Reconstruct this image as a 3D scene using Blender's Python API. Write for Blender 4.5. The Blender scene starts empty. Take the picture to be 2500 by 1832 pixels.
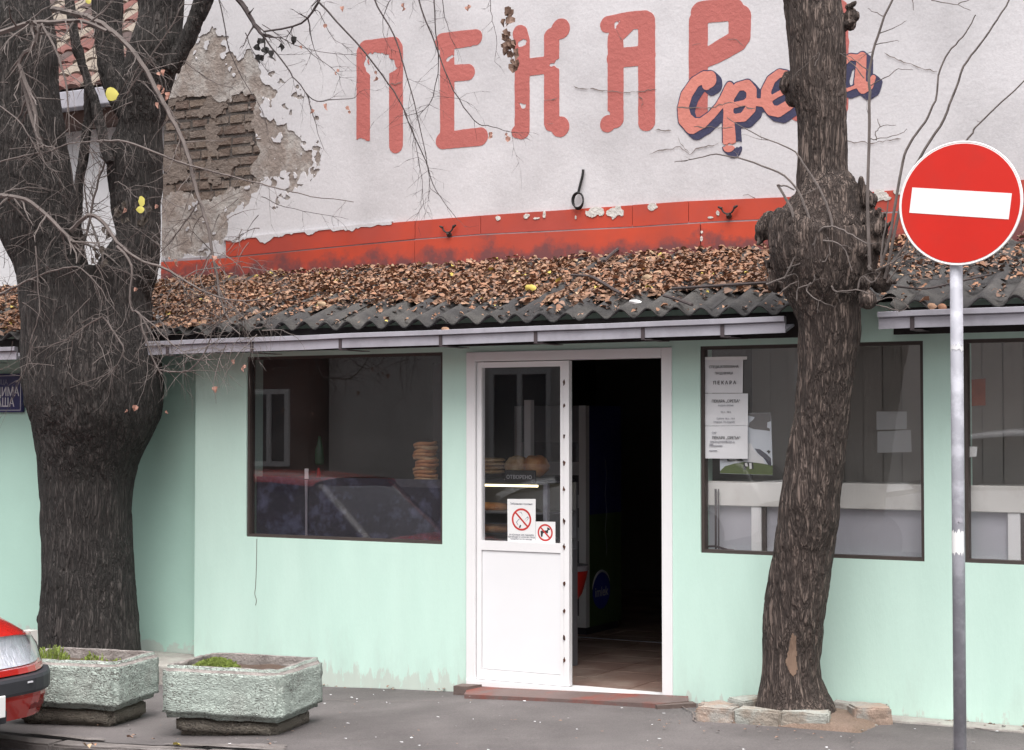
import bpy, bmesh, math, random
import numpy as np
from mathutils import Vector, Matrix, noise as mnoise
random.seed(7)
R_ = math.radians
scn = bpy.context.scene
col = scn.collection

# ------------------------------------------------------------------ camera
F = 4100.0                       # focal length in photograph pixels (2500 wide)
TH, EP = R_(29.2), math.atan(126 / F)
fh = Vector((-math.sin(TH), math.cos(TH), 0)); RT = Vector((math.cos(TH), math.sin(TH), 0))
FW = fh * math.cos(EP) + Vector((0, 0, math.sin(EP))); UP = RT.cross(FW)
CAM = Vector((0, 0, 1.62)) - fh * 10.3
cd = bpy.data.cameras.new('camera'); cam = bpy.data.objects.new('camera', cd); col.objects.link(cam)
cam.location = CAM; cam.rotation_euler = (math.pi / 2 + EP, 0, TH)
cd.sensor_fit = 'HORIZONTAL'; cd.sensor_width = 36; cd.lens = 36 * F / 2500; cd.clip_end = 600; cd.clip_start = 0.05
scn.camera = cam
# ------------------------------------------------------------------ sky, sun, exposure (overcast)
w = bpy.data.worlds.new('World'); scn.world = w; w.use_nodes = True
nt = w.node_tree; nt.nodes.clear()
sky = nt.nodes.new('ShaderNodeTexSky'); sky.sky_type = 'NISHITA'; sky.sun_disc = False
SUN_EL, SUN_AZ = 67.0, 150.0     # azimuth measured clockwise from +Y
sky.sun_elevation = R_(SUN_EL); sky.sun_rotation = R_(SUN_AZ); sky.air_density = 1.6; sky.dust_density = 6.0; sky.ozone_density = 1.0
hsv = nt.nodes.new('ShaderNodeHueSaturation'); hsv.inputs['Saturation'].default_value = 0.22
bg = nt.nodes.new('ShaderNodeBackground'); bg.inputs['Strength'].default_value = 0.075
ow = nt.nodes.new('ShaderNodeOutputWorld')
nt.links.new(sky.outputs[0], hsv.inputs['Color']); nt.links.new(hsv.outputs[0], bg.inputs['Color']); nt.links.new(bg.outputs[0], ow.inputs[0])
sd = bpy.data.lights.new('sun', 'SUN'); so = bpy.data.objects.new('sun', sd); col.objects.link(so)
sd.energy = 1.5; sd.angle = R_(60); sd.color = (1.0, 0.97, 0.95)
sdir = Vector((math.sin(R_(SUN_AZ)) * math.cos(R_(SUN_EL)), math.cos(R_(SUN_AZ)) * math.cos(R_(SUN_EL)), math.sin(R_(SUN_EL))))
so.rotation_euler = sdir.to_track_quat('Z', 'Y').to_euler(); so.location = (3, -12, 12)
scn.view_settings.view_transform = 'Standard'; scn.view_settings.look = 'None'
scn.view_settings.exposure = 1.5; scn.view_settings.gamma = 1.0; scn.view_settings.use_curve_mapping = False
scn.cycles.max_bounces = 8; scn.cycles.transparent_max_bounces = 12

# ------------------------------------------------------------------ pixel -> place
def ray(px, py): return FW + RT * ((px - 1250) / F) + UP * ((916 - py) / F)
def onY(px, py, Y):
    d = ray(px, py); return CAM + d * ((Y - CAM.y) / d.y)
def onZ(px, py, z):
    d = ray(px, py); return CAM + d * ((z - CAM.z) / d.z)
def atD(px, py, D): return CAM + ray(px, py) * D
def XZ(px, py, Y):
    p = onY(px, py, Y); return (p.x, p.z)
ZW = [(-9, -.08), (-2.5, -.08), (-1.43, -.074), (-.35, -.02), (1.15, .034), (3.05, .05), (9, .08)]
def g(x):
    return float(np.interp(x, [a for a, b in ZW], [b for a, b in ZW]))

# ------------------------------------------------------------------ numpy noise
def _h(i, j, s):
    n = (i * 374761393 + j * 668265263 + s * 1274126177) & 0xFFFFFFFF
    n = ((n ^ (n >> 13)) * 1274126177) & 0xFFFFFFFF
    return ((n ^ (n >> 16)) & 0xFFFF) / 65535.0
def vn(x, y, s=0):
    x = np.asarray(x, float); y = np.asarray(y, float)
    i = np.floor(x).astype(np.int64); j = np.floor(y).astype(np.int64); u = x - i; v = y - j
    u = u * u * (3 - 2 * u); v = v * v * (3 - 2 * v)
    a = _h(i, j, s); b = _h(i + 1, j, s); c = _h(i, j + 1, s); d = _h(i + 1, j + 1, s)
    return a + (b - a) * u + (c - a) * v + (a - b - c + d) * u * v
def fbm(x, y, o=4, s=0):
    t = 0; a = .5; n = 0
    for k in range(o):
        t = t + a * vn(x, y, s + k * 17); n += a; x = x * 2.03 + 3.1; y = y * 2.03 + 1.7; a *= .55
    return t / n - .5

# ------------------------------------------------------------------ object helpers
WL = {}
def link(o, parent=None):
    col.objects.link(o)
    if parent is not None:
        o.parent = parent
        o.matrix_parent_inverse = Matrix.Translation(-WL.get(parent.name, Vector((0, 0, 0))))
    return o
def tag(o, label=None, cat=None, group=None, kind=None):
    if label: o['label'] = label
    if cat: o['category'] = cat
    if group: o['group'] = group
    if kind: o['kind'] = kind
    return o
def empty(name, loc, label=None, cat=None, group=None):
    o = bpy.data.objects.new(name, None); o.location = loc; col.objects.link(o); WL[o.name] = Vector(loc)
    o.empty_display_size = .1
    return tag(o, label, cat, group)
def mobj(name, V, Fc, m, parent=None, smooth=False, mi=None):
    me = bpy.data.meshes.new(name); me.from_pydata([tuple(v) for v in V], [], Fc)
    ms = m if isinstance(m, (list, tuple)) else [m]
    for x in ms: me.materials.append(x)
    if mi is not None: me.polygons.foreach_set('material_index', mi)
    if smooth: me.polygons.foreach_set('use_smooth', [True] * len(me.polygons))
    me.update()
    return link(bpy.data.objects.new(name, me), parent)
def bmobj(name, bm, m, parent=None, smooth=False):
    me = bpy.data.meshes.new(name); bm.to_mesh(me); bm.free()
    for x in (m if isinstance(m, (list, tuple)) else [m]): me.materials.append(x)
    if smooth: me.polygons.foreach_set('use_smooth', [True] * len(me.polygons))
    return link(bpy.data.objects.new(name, me), parent)
class MB:
    def __init__(s): s.V = []; s.F = []; s.M = []
    def add(s, V, Fc, mi=0):
        n = len(s.V); s.V += [tuple(v) for v in V]; s.F += [tuple(i + n for i in f) for f in Fc]; s.M += [mi] * len(Fc)
    def box(s, x0, x1, y0, y1, z0, z1, mi=0, M=None):
        V = [Vector((x, y, z)) for x in (x0, x1) for y in (y0, y1) for z in (z0, z1)]
        if M is not None: V = [M @ v for v in V]
        s.add(V, [(0, 1, 3, 2), (4, 6, 7, 5), (0, 4, 5, 1), (2, 3, 7, 6), (0, 2, 6, 4), (1, 5, 7, 3)], mi)
    def tube(s, pts, rad, n=6, mi=0, cap=True):
        pts = [Vector(p) for p in pts]; V = []; Fc = []
        N = len(pts); pn = None
        for i, p in enumerate(pts):
            t = (pts[min(i + 1, N - 1)] - pts[max(i - 1, 0)])
            if t.length < 1e-9: t = Vector((0, 0, 1))
            t.normalize()
            if pn is None:
                a = Vector((0, 0, 1)) if abs(t.z) < .9 else Vector((1, 0, 0)); pn = t.cross(a).normalized()
            else:
                pn = (pn - t * pn.dot(t)); pn = pn.normalized() if pn.length > 1e-6 else t.orthogonal().normalized()
            b = t.cross(pn); r = rad[i] if hasattr(rad, '__len__') else rad
            for k in range(n):
                a = 2 * math.pi * k / n; V.append(p + (pn * math.cos(a) + b * math.sin(a)) * r)
        for i in range(N - 1):
            for k in range(n):
                k2 = (k + 1) % n; Fc.append((i * n + k, i * n + k2, (i + 1) * n + k2, (i + 1) * n + k))
        if cap: Fc.append(tuple(range(n - 1, -1, -1))); Fc.append(tuple((N - 1) * n + k for k in range(n)))
        s.add(V, Fc, mi)
    def lathe(s, prof, c=(0, 0, 0), n=24, mi=0, M=None):
        V = []; Fc = []
        for r, z in prof:
            for k in range(n):
                a = 2 * math.pi * k / n; v = Vector((r * math.cos(a), r * math.sin(a), z)); v = M @ v if M is not None else v
                V.append(v + Vector(c))
        for i in range(len(prof) - 1):
            for k in range(n):
                k2 = (k + 1) % n; Fc.append((i * n + k, i * n + k2, (i + 1) * n + k2, (i + 1) * n + k))
        Fc.append(tuple(range(n - 1, -1, -1))); Fc.append(tuple((len(prof) - 1) * n + k for k in range(n)))
        s.add(V, Fc, mi)
    def build(s, name, m, parent=None, smooth=False):
        return mobj(name, s.V, s.F, m, parent, smooth, s.M if isinstance(m, (list, tuple)) else None)
def box(name, x0, x1, y0, y1, z0, z1, m, parent=None, bev=0.0, seg=2, M=None):
    bm = bmesh.new(); bmesh.ops.create_cube(bm, size=1)
    for v in bm.verts: v.co = Vector((x0 + (v.co.x + .5) * (x1 - x0), y0 + (v.co.y + .5) * (y1 - y0), z0 + (v.co.z + .5) * (z1 - z0)))
    if bev: bmesh.ops.bevel(bm, geom=bm.edges[:], offset=bev, segments=seg, affect='EDGES', profile=.6)
    if M is not None: bm.transform(M)
    return bmobj(name, bm, m, parent, False)
def walls(name, x0, x1, z0, z1, y0, y1, ops, m, parent=None):
    xs = sorted({x0, x1, *[o[0] for o in ops], *[o[1] for o in ops]}); zs = sorted({z0, z1, *[o[2] for o in ops], *[o[3] for o in ops]})
    inside = lambda x, z: any(o[0] < x < o[1] and o[2] < z < o[3] for o in ops) or not (x0 < x < x1 and z0 < z < z1)
    mb = MB()
    for i in range(len(xs) - 1):
        for j in range(len(zs) - 1):
            a, b, c, d = xs[i], xs[i + 1], zs[j], zs[j + 1]; mx, mz = (a + b) / 2, (c + d) / 2
            if inside(mx, mz): continue
            mb.add([(a, y0, c), (b, y0, c), (b, y0, d), (a, y0, d)], [(0, 1, 2, 3)])
            mb.add([(a, y1, c), (b, y1, c), (b, y1, d), (a, y1, d)], [(3, 2, 1, 0)])
            if inside(a - 1e-4, mz): mb.add([(a, y0, c), (a, y0, d), (a, y1, d), (a, y1, c)], [(0, 1, 2, 3)])
            if inside(b + 1e-4, mz): mb.add([(b, y0, c), (b, y1, c), (b, y1, d), (b, y0, d)], [(0, 1, 2, 3)])
            if inside(mx, c - 1e-4): mb.add([(a, y0, c), (a, y1, c), (b, y1, c), (b, y0, c)], [(0, 1, 2, 3)])
            if inside(mx, d + 1e-4): mb.add([(a, y0, d), (b, y0, d), (b, y1, d), (a, y1, d)], [(0, 1, 2, 3)])
    return mb.build(name, m, parent)
def iso(name, fn, x0, x1, z0, z1, cell, yf, yb, m, parent=None):
    """sheet parallel to the wall where fn(x, z) > 0; ragged outline interpolated on a fine grid; real thickness yf..yb"""
    nx = max(2, int(round((x1 - x0) / cell)) + 1); nz = max(2, int(round((z1 - z0) / cell)) + 1)
    gx = np.linspace(x0, x1, nx); gz = np.linspace(z0, z1, nz); X, Z = np.meshgrid(gx, gz); A = fn(X, Z)
    Vd = {}; V = []; Fc = []
    def vid(x, z, y):
        k = (round(x, 5), round(z, 5), y); i = Vd.get(k)
        if i is None: i = len(V); Vd[k] = i; V.append((x, y, z))
        return i
    P = A > 0; full = P[:-1, :-1] & P[1:, :-1] & P[:-1, 1:] & P[1:, 1:]; none = ~(P[:-1, :-1] | P[1:, :-1] | P[:-1, 1:] | P[1:, 1:])
    for j in range(nz - 1):
        i = 0
        while i < nx - 1:
            if full[j, i]:
                k = i
                while k < nx - 1 and full[j, k]: k += 1
                Fc.append((vid(gx[i], gz[j], yf), vid(gx[k], gz[j], yf), vid(gx[k], gz[j + 1], yf), vid(gx[i], gz[j + 1], yf))); i = k; continue
            if not none[j, i]:
                cs = [(i, j), (i + 1, j), (i + 1, j + 1), (i, j + 1)]; poly = []
                for q in range(4):
                    a, b = cs[q], cs[(q + 1) % 4]; fa, fb = A[a[1], a[0]], A[b[1], b[0]]
                    if fa > 0: poly.append((gx[a[0]], gz[a[1]], 0))
                    if (fa > 0) != (fb > 0):
                        t = fa / (fa - fb); t = min(max(t, .03), .97)
                        poly.append((gx[a[0]] + (gx[b[0]] - gx[a[0]]) * t, gz[a[1]] + (gz[b[1]] - gz[a[1]]) * t, 1))
                if len(poly) >= 3:
                    Fc.append(tuple(vid(p[0], p[1], yf) for p in poly))
                    for q in range(len(poly)):
                        a, b = poly[q], poly[(q + 1) % len(poly)]
                        if a[2] and b[2]: Fc.append((vid(b[0], b[1], yf), vid(a[0], a[1], yf), vid(a[0], a[1], yb), vid(b[0], b[1], yb)))
            i += 1
    return mobj(name, V, Fc, m, parent)
def strokes(ss):
    """field > 0 inside a set of round-ended strokes; each stroke a list of (x, z, r)"""
    def fn(X, Z):
        A = np.full(X.shape, -9.0)
        for s in ss:
            for (ax, az, ar), (bx, bz, br) in zip(s[:-1], s[1:]) if len(s) > 1 else [(s[0], s[0])]:
                dx, dz = bx - ax, bz - az; L = dx * dx + dz * dz + 1e-12
                t = np.clip(((X - ax) * dx + (Z - az) * dz) / L, 0, 1)
                A = np.maximum(A, ar + (br - ar) * t - np.hypot(X - ax - dx * t, Z - az - dz * t))
        return A
    return fn
def polyf(poly):
    """signed distance, > 0 inside polygon"""
    def fn(X, Z):
        D = np.full(X.shape, 9.0); I = np.zeros(X.shape, bool); n = len(poly)
        for k in range(n):
            ax, az = poly[k]; bx, bz = poly[(k + 1) % n]; dx, dz = bx - ax, bz - az
            t = np.clip(((X - ax) * dx + (Z - az) * dz) / (dx * dx + dz * dz + 1e-12), 0, 1)
            D = np.minimum(D, np.hypot(X - ax - dx * t, Z - az - dz * t))
            if az != bz:
                c = ((az > Z) != (bz > Z)) & (X < dx * (Z - az) / dz + ax); I ^= c
        return np.where(I, D, -D)
    return fn
def smoothpts(P, n=6):
    P = [Vector(p) for p in P]; out = []
    for i in range(len(P) - 1):
        p0, p1, p2, p3 = P[max(i - 1, 0)], P[i], P[i + 1], P[min(i + 2, len(P) - 1)]
        for k in range(n):
            t = k / n
            out.append(.5 * ((2 * p1) + (p2 - p0) * t + (2 * p0 - 5 * p1 + 4 * p2 - p3) * t * t + (3 * p1 - p0 - 3 * p2 + p3) * t ** 3))
    out.append(P[-1]); return out
def text(name, body, size, loc, m, parent, align='CENTER', rot=(math.pi / 2, 0, 0), sx=1.0, bold=0.0, ex=.0004):
    cu = bpy.data.curves.new(name, 'FONT'); cu.body = body; cu.size = size; cu.align_x = align; cu.align_y = 'CENTER'
    cu.extrude = ex; cu.offset = bold; cu.resolution_u = 3
    t = bpy.data.objects.new(name, cu); me = bpy.data.meshes.new_from_object(t)
    bpy.data.objects.remove(t); bpy.data.curves.remove(cu)
    me.transform(Matrix.Translation(loc) @ Matrix.Rotation(rot[2], 4, 'Z') @ Matrix.Rotation(rot[0], 4, 'X') @ Matrix.Diagonal((sx, 1, 1, 1)))
    me.materials.clear(); me.materials.append(m); me.name = name
    return link(bpy.data.objects.new(name, me), parent)

# ------------------------------------------------------------------ materials
def srgb(r, g_, b):
    f = lambda c: (c / 255) / 12.92 if c / 255 <= .04045 else ((c / 255 + .055) / 1.055) ** 2.4
    return (f(r), f(g_), f(b))
def mat(name, c, rough=.8, var=.12, vs=3.0, c2=None, mixs=2.0, mixt=(.45, .6), bump=0.0, bs=60.0, stretch=(1, 1, 1), metal=0.0, spec=.5, fine=.0, fs=120.0, coat=0.0):
    m = bpy.data.materials.new(name); m.use_nodes = True; t = m.node_tree; N = t.nodes; L = t.links
    p = N['Principled BSDF']; p.inputs['Roughness'].default_value = rough; p.inputs['Metallic'].default_value = metal
    p.inputs['Specular IOR Level'].default_value = spec; p.inputs['Coat Weight'].default_value = coat
    tc = N.new('ShaderNodeTexCoord'); mp = N.new('ShaderNodeMapping'); mp.inputs['Scale'].default_value = stretch
    L.new(tc.outputs['Object'], mp.inputs[0])
    def nz(s, d=5, r=.6):
        n = N.new('ShaderNodeTexNoise'); n.inputs['Scale'].default_value = s; n.inputs['Detail'].default_value = d; n.inputs['Roughness'].default_value = r
        L.new(mp.outputs[0], n.inputs['Vector']); return n
    cur = None
    def mixc(fac, a, b, bt='MIX'):
        x = N.new('ShaderNodeMix'); x.data_type = 'RGBA'; x.blend_type = bt
        if isinstance(fac, float): x.inputs[0].default_value = fac
        else: L.new(fac, x.inputs[0])
        for s, v in ((6, a), (7, b)):
            if isinstance(v, tuple): x.inputs[s].default_value = (*v, 1)
            else: L.new(v, x.inputs[s])
        return x.outputs[2]
    def ramp(src, a, b, lo=0., hi=1.):
        r = N.new('ShaderNodeMapRange'); r.inputs[1].default_value = a; r.inputs[2].default_value = b; r.inputs[3].default_value = lo; r.inputs[4].default_value = hi
        L.new(src, r.inputs[0]); return r.outputs[0]
    cur = c
    if c2 is not None: cur = mixc(ramp(nz(mixs, 7, .62).outputs[0], *mixt), c, c2)
    if var:
        v = ramp(nz(vs, 6).outputs[0], .25, .75, 1 - var, 1 + var); cur = mixc(1.0, cur, v, 'MULTIPLY')
    if fine:
        v = ramp(nz(fs, 3).outputs[0], .3, .7, 1 - fine, 1 + fine); cur = mixc(1.0, cur, v, 'MULTIPLY')
    if isinstance(cur, tuple): p.inputs['Base Color'].default_value = (*cur, 1)
    else: L.new(cur, p.inputs['Base Color'])
    if bump:
        b = N.new('ShaderNodeBump'); b.inputs['Strength'].default_value = bump; b.inputs['Distance'].default_value = .02
        L.new(nz(bs, 6, .65).outputs[0], b.inputs['Height']); L.new(b.outputs[0], p.inputs['Normal'])
    m['h'] = 1
    m_nodes[name] = (nz, mixc, ramp, p, N, L, tc, mp)
    return m
m_nodes = {}
def wear(m, c, height, fade, scale=9.0, thr=(.5, .62), amount=.9, above=False):
    """blotches of wear or dirt that thicken towards a height (world z, objects sit at the origin)"""
    nz, mixc, ramp, p, N, L, tc, mp = m_nodes[m.name]
    sep = N.new('ShaderNodeSeparateXYZ'); L.new(tc.outputs['Object'], sep.inputs[0])
    zf = ramp(sep.outputs[2], height, height + fade, 1, 0) if not above else ramp(sep.outputs[2], height - fade, height, 0, 1)
    a = N.new('ShaderNodeMath'); a.operation = 'MULTIPLY_ADD'; L.new(zf, a.inputs[0]); a.inputs[1].default_value = .35
    L.new(nz(scale, 8, .68).outputs[0], a.inputs[2])
    f = ramp(a.outputs[0], thr[0] + .17, thr[1] + .17, 0, amount)
    old = p.inputs['Base Color'].links[0].from_socket if p.inputs['Base Color'].links else tuple(p.inputs['Base Color'].default_value)[:3]
    L.new(mixc(f, old, c), p.inputs['Base Color'])
def glass(name, tint, refl=1.0, rough=0.0, dirt=.0):
    m = bpy.data.materials.new(name); m.use_nodes = True; t = m.node_tree; N = t.nodes; L = t.links; N.clear()
    o = N.new('ShaderNodeOutputMaterial'); tr = N.new('ShaderNodeBsdfTransparent'); tr.inputs[0].default_value = (*tint, 1)
    gl = N.new('ShaderNodeBsdfGlossy'); gl.inputs['Roughness'].default_value = rough; gl.inputs[0].default_value = (1, 1, 1, 1)
    ge = N.new('ShaderNodeNewGeometry'); dt = N.new('ShaderNodeVectorMath'); dt.operation = 'DOT_PRODUCT'; L.new(ge.outputs['Incoming'], dt.inputs[0]); L.new(ge.outputs['Normal'], dt.inputs[1])
    def mth(op, a, b=None):
        x = N.new('ShaderNodeMath'); x.operation = op
        for i, v in enumerate((a, b)):
            if v is None: continue
            if isinstance(v, (int, float)): x.inputs[i].default_value = v
            else: L.new(v, x.inputs[i])
        return x.outputs[0]
    sch = mth('ADD', mth('MULTIPLY', mth('POWER', mth('SUBTRACT', 1.0, mth('ABSOLUTE', dt.outputs['Value'])), 5), .957), .043)   # Fresnel of a thin pane, same from both sides
    mu = N.new('ShaderNodeMath'); mu.operation = 'MULTIPLY'; mu.use_clamp = True; mu.inputs[1].default_value = refl; L.new(sch, mu.inputs[0])
    mx = N.new('ShaderNodeMixShader'); L.new(mu.outputs[0], mx.inputs[0]); L.new(tr.outputs[0], mx.inputs[1]); L.new(gl.outputs[0], mx.inputs[2])
    last = mx.outputs[0]
    if dirt:
        df = N.new('ShaderNodeBsdfDiffuse'); df.inputs[0].default_value = (.5, .49, .47, 1)
        tc = N.new('ShaderNodeTexCoord'); nz = N.new('ShaderNodeTexNoise'); nz.inputs['Scale'].default_value = 2.5; nz.inputs['Detail'].default_value = 8
        L.new(tc.outputs['Object'], nz.inputs['Vector'])
        r = N.new('ShaderNodeMapRange'); r.inputs[1].default_value = .35; r.inputs[2].default_value = .8; r.inputs[3].default_value = dirt * .4; r.inputs[4].default_value = dirt * 1.8
        L.new(nz.outputs[0], r.inputs[0]); m2 = N.new('ShaderNodeMixShader'); L.new(r.outputs[0], m2.inputs[0]); L.new(last, m2.inputs[1]); L.new(df.outputs[0], m2.inputs[2]); last = m2.outputs[0]
    L.new(last, o.inputs[0]); return m
def emit(name, c, s):
    m = bpy.data.materials.new(name); m.use_nodes = True; p = m.node_tree.nodes['Principled BSDF']
    p.inputs['Base Color'].default_value = (*c, 1); p.inputs['Emission Color'].default_value = (*c, 1); p.inputs['Emission Strength'].default_value = s; return m

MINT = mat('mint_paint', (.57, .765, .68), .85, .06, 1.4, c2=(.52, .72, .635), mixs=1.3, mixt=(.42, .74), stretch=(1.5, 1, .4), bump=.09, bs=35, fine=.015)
wear(MINT, (.52, .54, .49), 0.0, .17, 13, (.56, .62), .7)
wear(MINT, (.40, .47, .42), -.02, .50, 5, (.52, .86), .32)
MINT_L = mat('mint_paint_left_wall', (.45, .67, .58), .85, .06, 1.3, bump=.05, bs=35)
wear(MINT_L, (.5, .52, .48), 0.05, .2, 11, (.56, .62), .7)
PLASTER = mat('white_plaster', (.56, .545, .565), .9, .08, 1.1, c2=(.44, .425, .44), mixs=1.3, mixt=(.46, .74), bump=.16, bs=22, fine=.07, fs=60)
PLASTER2 = mat('white_plaster_plain', (.62, .60, .62), .9, .06, .9, bump=.3, bs=25, fine=.03)
RENDER = mat('grey_render', (.27, .225, .20), .95, .22, 5, c2=(.40, .37, .35), mixs=4, bump=.8, bs=26, fine=.12, fs=60)
MORTAR = mat('old_mortar', (.10, .085, .078), .95, .25, 12, bump=.9, bs=40)
BRICKS = [mat('brick_%s' % n, c, .93, .2, 9, c2=(.205, .168, .145), mixs=6, mixt=(.45, .6), bump=.8, bs=45, fine=.12) for n, c in
          (('dun', (.165, .122, .10)), ('brown', (.14, .098, .080)), ('ochre', (.185, .14, .112)))]
RED = mat('red_painted_sheet', (.50, .060, .026), .42, .10, 3, c2=(.40, .060, .036), mixs=1.2, bump=.05, bs=14)
wear(RED, (.11, .05, .055), 2.74, .16, 5, (.42, .60), .85)
REDU = mat('red_painted_upper_sheet', (.46, .056, .028), .42, .10, 3, c2=(.38, .06, .042), mixs=1.2, bump=.05, bs=14)
SALMON = mat('salmon_letter_paint', (.42, .120, .105), .8, .09, 3, bump=.3, bs=25, fine=.04)
SALMON2 = mat('salmon_script_paint', (.56, .20, .16), .8, .06, 4, bump=.3, bs=25)
NAVY = mat('navy_letter_paint', (.036, .036, .082), .8, .12, 5, bump=.3, bs=25)
CHIP = mat('bare_plaster_chip', (.56, .54, .51), .95, .12, 12, bump=.6, bs=45)
CRACK = mat('crack_dark', (.16, .13, .12), 1, .3, 20)
BARK = None
IRON = mat('rusty_iron', (.035, .022, .02), .8, .3, 20, bump=.3)
CORR = mat('weathered_corrugated_sheet', (.034, .032, .033), .9, .3, 4, c2=(.062, .058, .055), mixs=3, bump=.4, bs=50, fine=.15)
GUTTER = mat('zinc_gutter', (.40, .39, .44), .5, .08, 3, c2=(.33, .32, .36), mixs=4, metal=.0, bump=.05, fine=.03)
STRAP = mat('dark_strap', (.06, .045, .05), .7, .2, 20)
WHITE = mat('white_gloss_paint', (.80, .79, .80), .45, .03, 3, bump=.03, bs=15, fine=.01)
WHITEP = mat('white_door_panel', (.80, .80, .82), .4, .03, 2)
RUST = mat('rust_stain', (.09, .035, .02), .9, .4, 40, c2=(.03, .015, .012), mixs=50)
FRAMEB = mat('dark_brown_frame', (.055, .040, .036), .6, .2, 10, bump=.1)
DARKIN = mat('dark_interior', (.04, .035, .035), .9, .2, 2)
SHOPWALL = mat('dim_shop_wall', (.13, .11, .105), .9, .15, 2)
GAP_SHADE = mat('eave_gap_shade', (.016, .012, .012), .9, .2, 6)  # near-black colour stands in for the shaded gap under the roof sheets
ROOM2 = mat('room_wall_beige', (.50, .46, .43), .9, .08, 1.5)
FLOOR = mat('brown_floor_tile', (.26, .17, .14), .45, .25, 3, c2=(.38, .29, .245), mixs=2, bump=.1)
GREYP = mat('lavender_grey_board', (.46, .45, .50), .7, .04, 2)
MARBLE = mat('white_marble', (.74, .72, .69), .35, .06, 4, c2=(.66, .63, .60), mixs=5, mixt=(.5, .62))
PAPER = mat('paper', (.72, .72, .74), .8, .04, 6, bump=.08, bs=12)
PAPERW = mat('white_sticker', (.80, .80, .80), .5, .01, 6)
INK = mat('ink', (.03, .03, .035), .8, .1, 20)
INKG = mat('grey_ink', (.20, .20, .24), .8, .2, 20)
SIGNRED = mat('sign_red', (.56, .016, .008), .35, .06, 3, c2=(.50, .022, .014), mixs=4, mixt=(.5, .75))
SIGNWHITE = mat('sign_white', (.82, .82, .82), .35, .02, 3)
PROHIB = mat('prohibition_red', (.55, .035, .03), .5, .02, 5)
GALV = mat('galvanised_steel', (.31, .31, .35), .55, .12, 7, c2=(.44, .44, .49), mixs=9, metal=.0, bump=.03)
BLUE = mat('blue_enamel', (.018, .018, .10), .3, .08, 3)
ENAMW = mat('white_enamel', (.62, .62, .66), .35, .05, 5)
ASPH = mat('pavement_asphalt', (.090, .079, .079), .92, .2, 1.6, c2=(.127, .113, .112), mixs=.9, mixt=(.40, .62), bump=.45, bs=110, fine=.16, fs=90)
ROAD = mat('road_asphalt', (.10, .088, .09), .92, .14, 1.5, c2=(.13, .115, .115), mixs=1.2, bump=.5, bs=100, fine=.2, fs=80)
KERB = mat('kerb_concrete', (.17, .15, .145), .92, .16, 4, c2=(.12, .105, .10), mixs=3, bump=.5, bs=50, fine=.1)
CONC = mat('concrete_ledge', (.30, .275, .255), .92, .15, 4, c2=(.36, .35, .32), mixs=5, bump=.5, bs=40, fine=.1)
STONE_M = mat('mint_splashed_stone', (.37, .375, .345), .92, .15, 6, c2=(.29, .25, .21), mixs=5, mixt=(.45, .58), bump=.7, bs=40, fine=.12)
STONE_B = mat('broken_brick_stone', (.34, .25, .20), .92, .2, 7, c2=(.31, .29, .265), mixs=6, bump=.7, bs=40, fine=.12)
SOIL = mat('sandy_soil', (.19, .135, .105), .98, .2, 5, c2=(.17, .12, .09), mixs=6, bump=.8, bs=45, fine=.2)
DSOIL = mat('planter_soil', (.09, .06, .045), .98, .25, 12, bump=.9, bs=50)
MOSS = mat('moss', (.21, .27, .055), .95, .25, 20, bump=.9, bs=60)
REDSTEP = mat('red_painted_step', (.20, .060, .046), .8, .15, 4, c2=(.135, .095, .088), mixs=3.0, mixt=(.42, .56), bump=.25, bs=40, fine=.08)
STEPSIDE = mat('step_side', (.13, .095, .085), .9, .2, 8, bump=.4)
TWIG = mat('twig_bark', (.125, .104, .097), .9, .25, 12)
TWIGD = mat('dark_twig_bark', (.055, .043, .043), .9, .25, 12)
LEAFM = [mat('leaf_' + n, c, .8, .22, 14) for n, c in (('brown', (.235, .125, .078)), ('tan', (.33, .195, .125)), ('rust', (.29, .145, .085)),
         ('dark', (.165, .10, .074)), ('straw', (.40, .285, .185)), ('yellow', (.52, .42, .10)), ('dull', (.24, .15, .11)))]
YLEAF = mat('bright_yellow_leaf', (.50, .45, .10), .7, .1, 12)
PLEAF = mat('pinkish_dry_leaf', (.36, .19, .145), .8, .2, 14)

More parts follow.
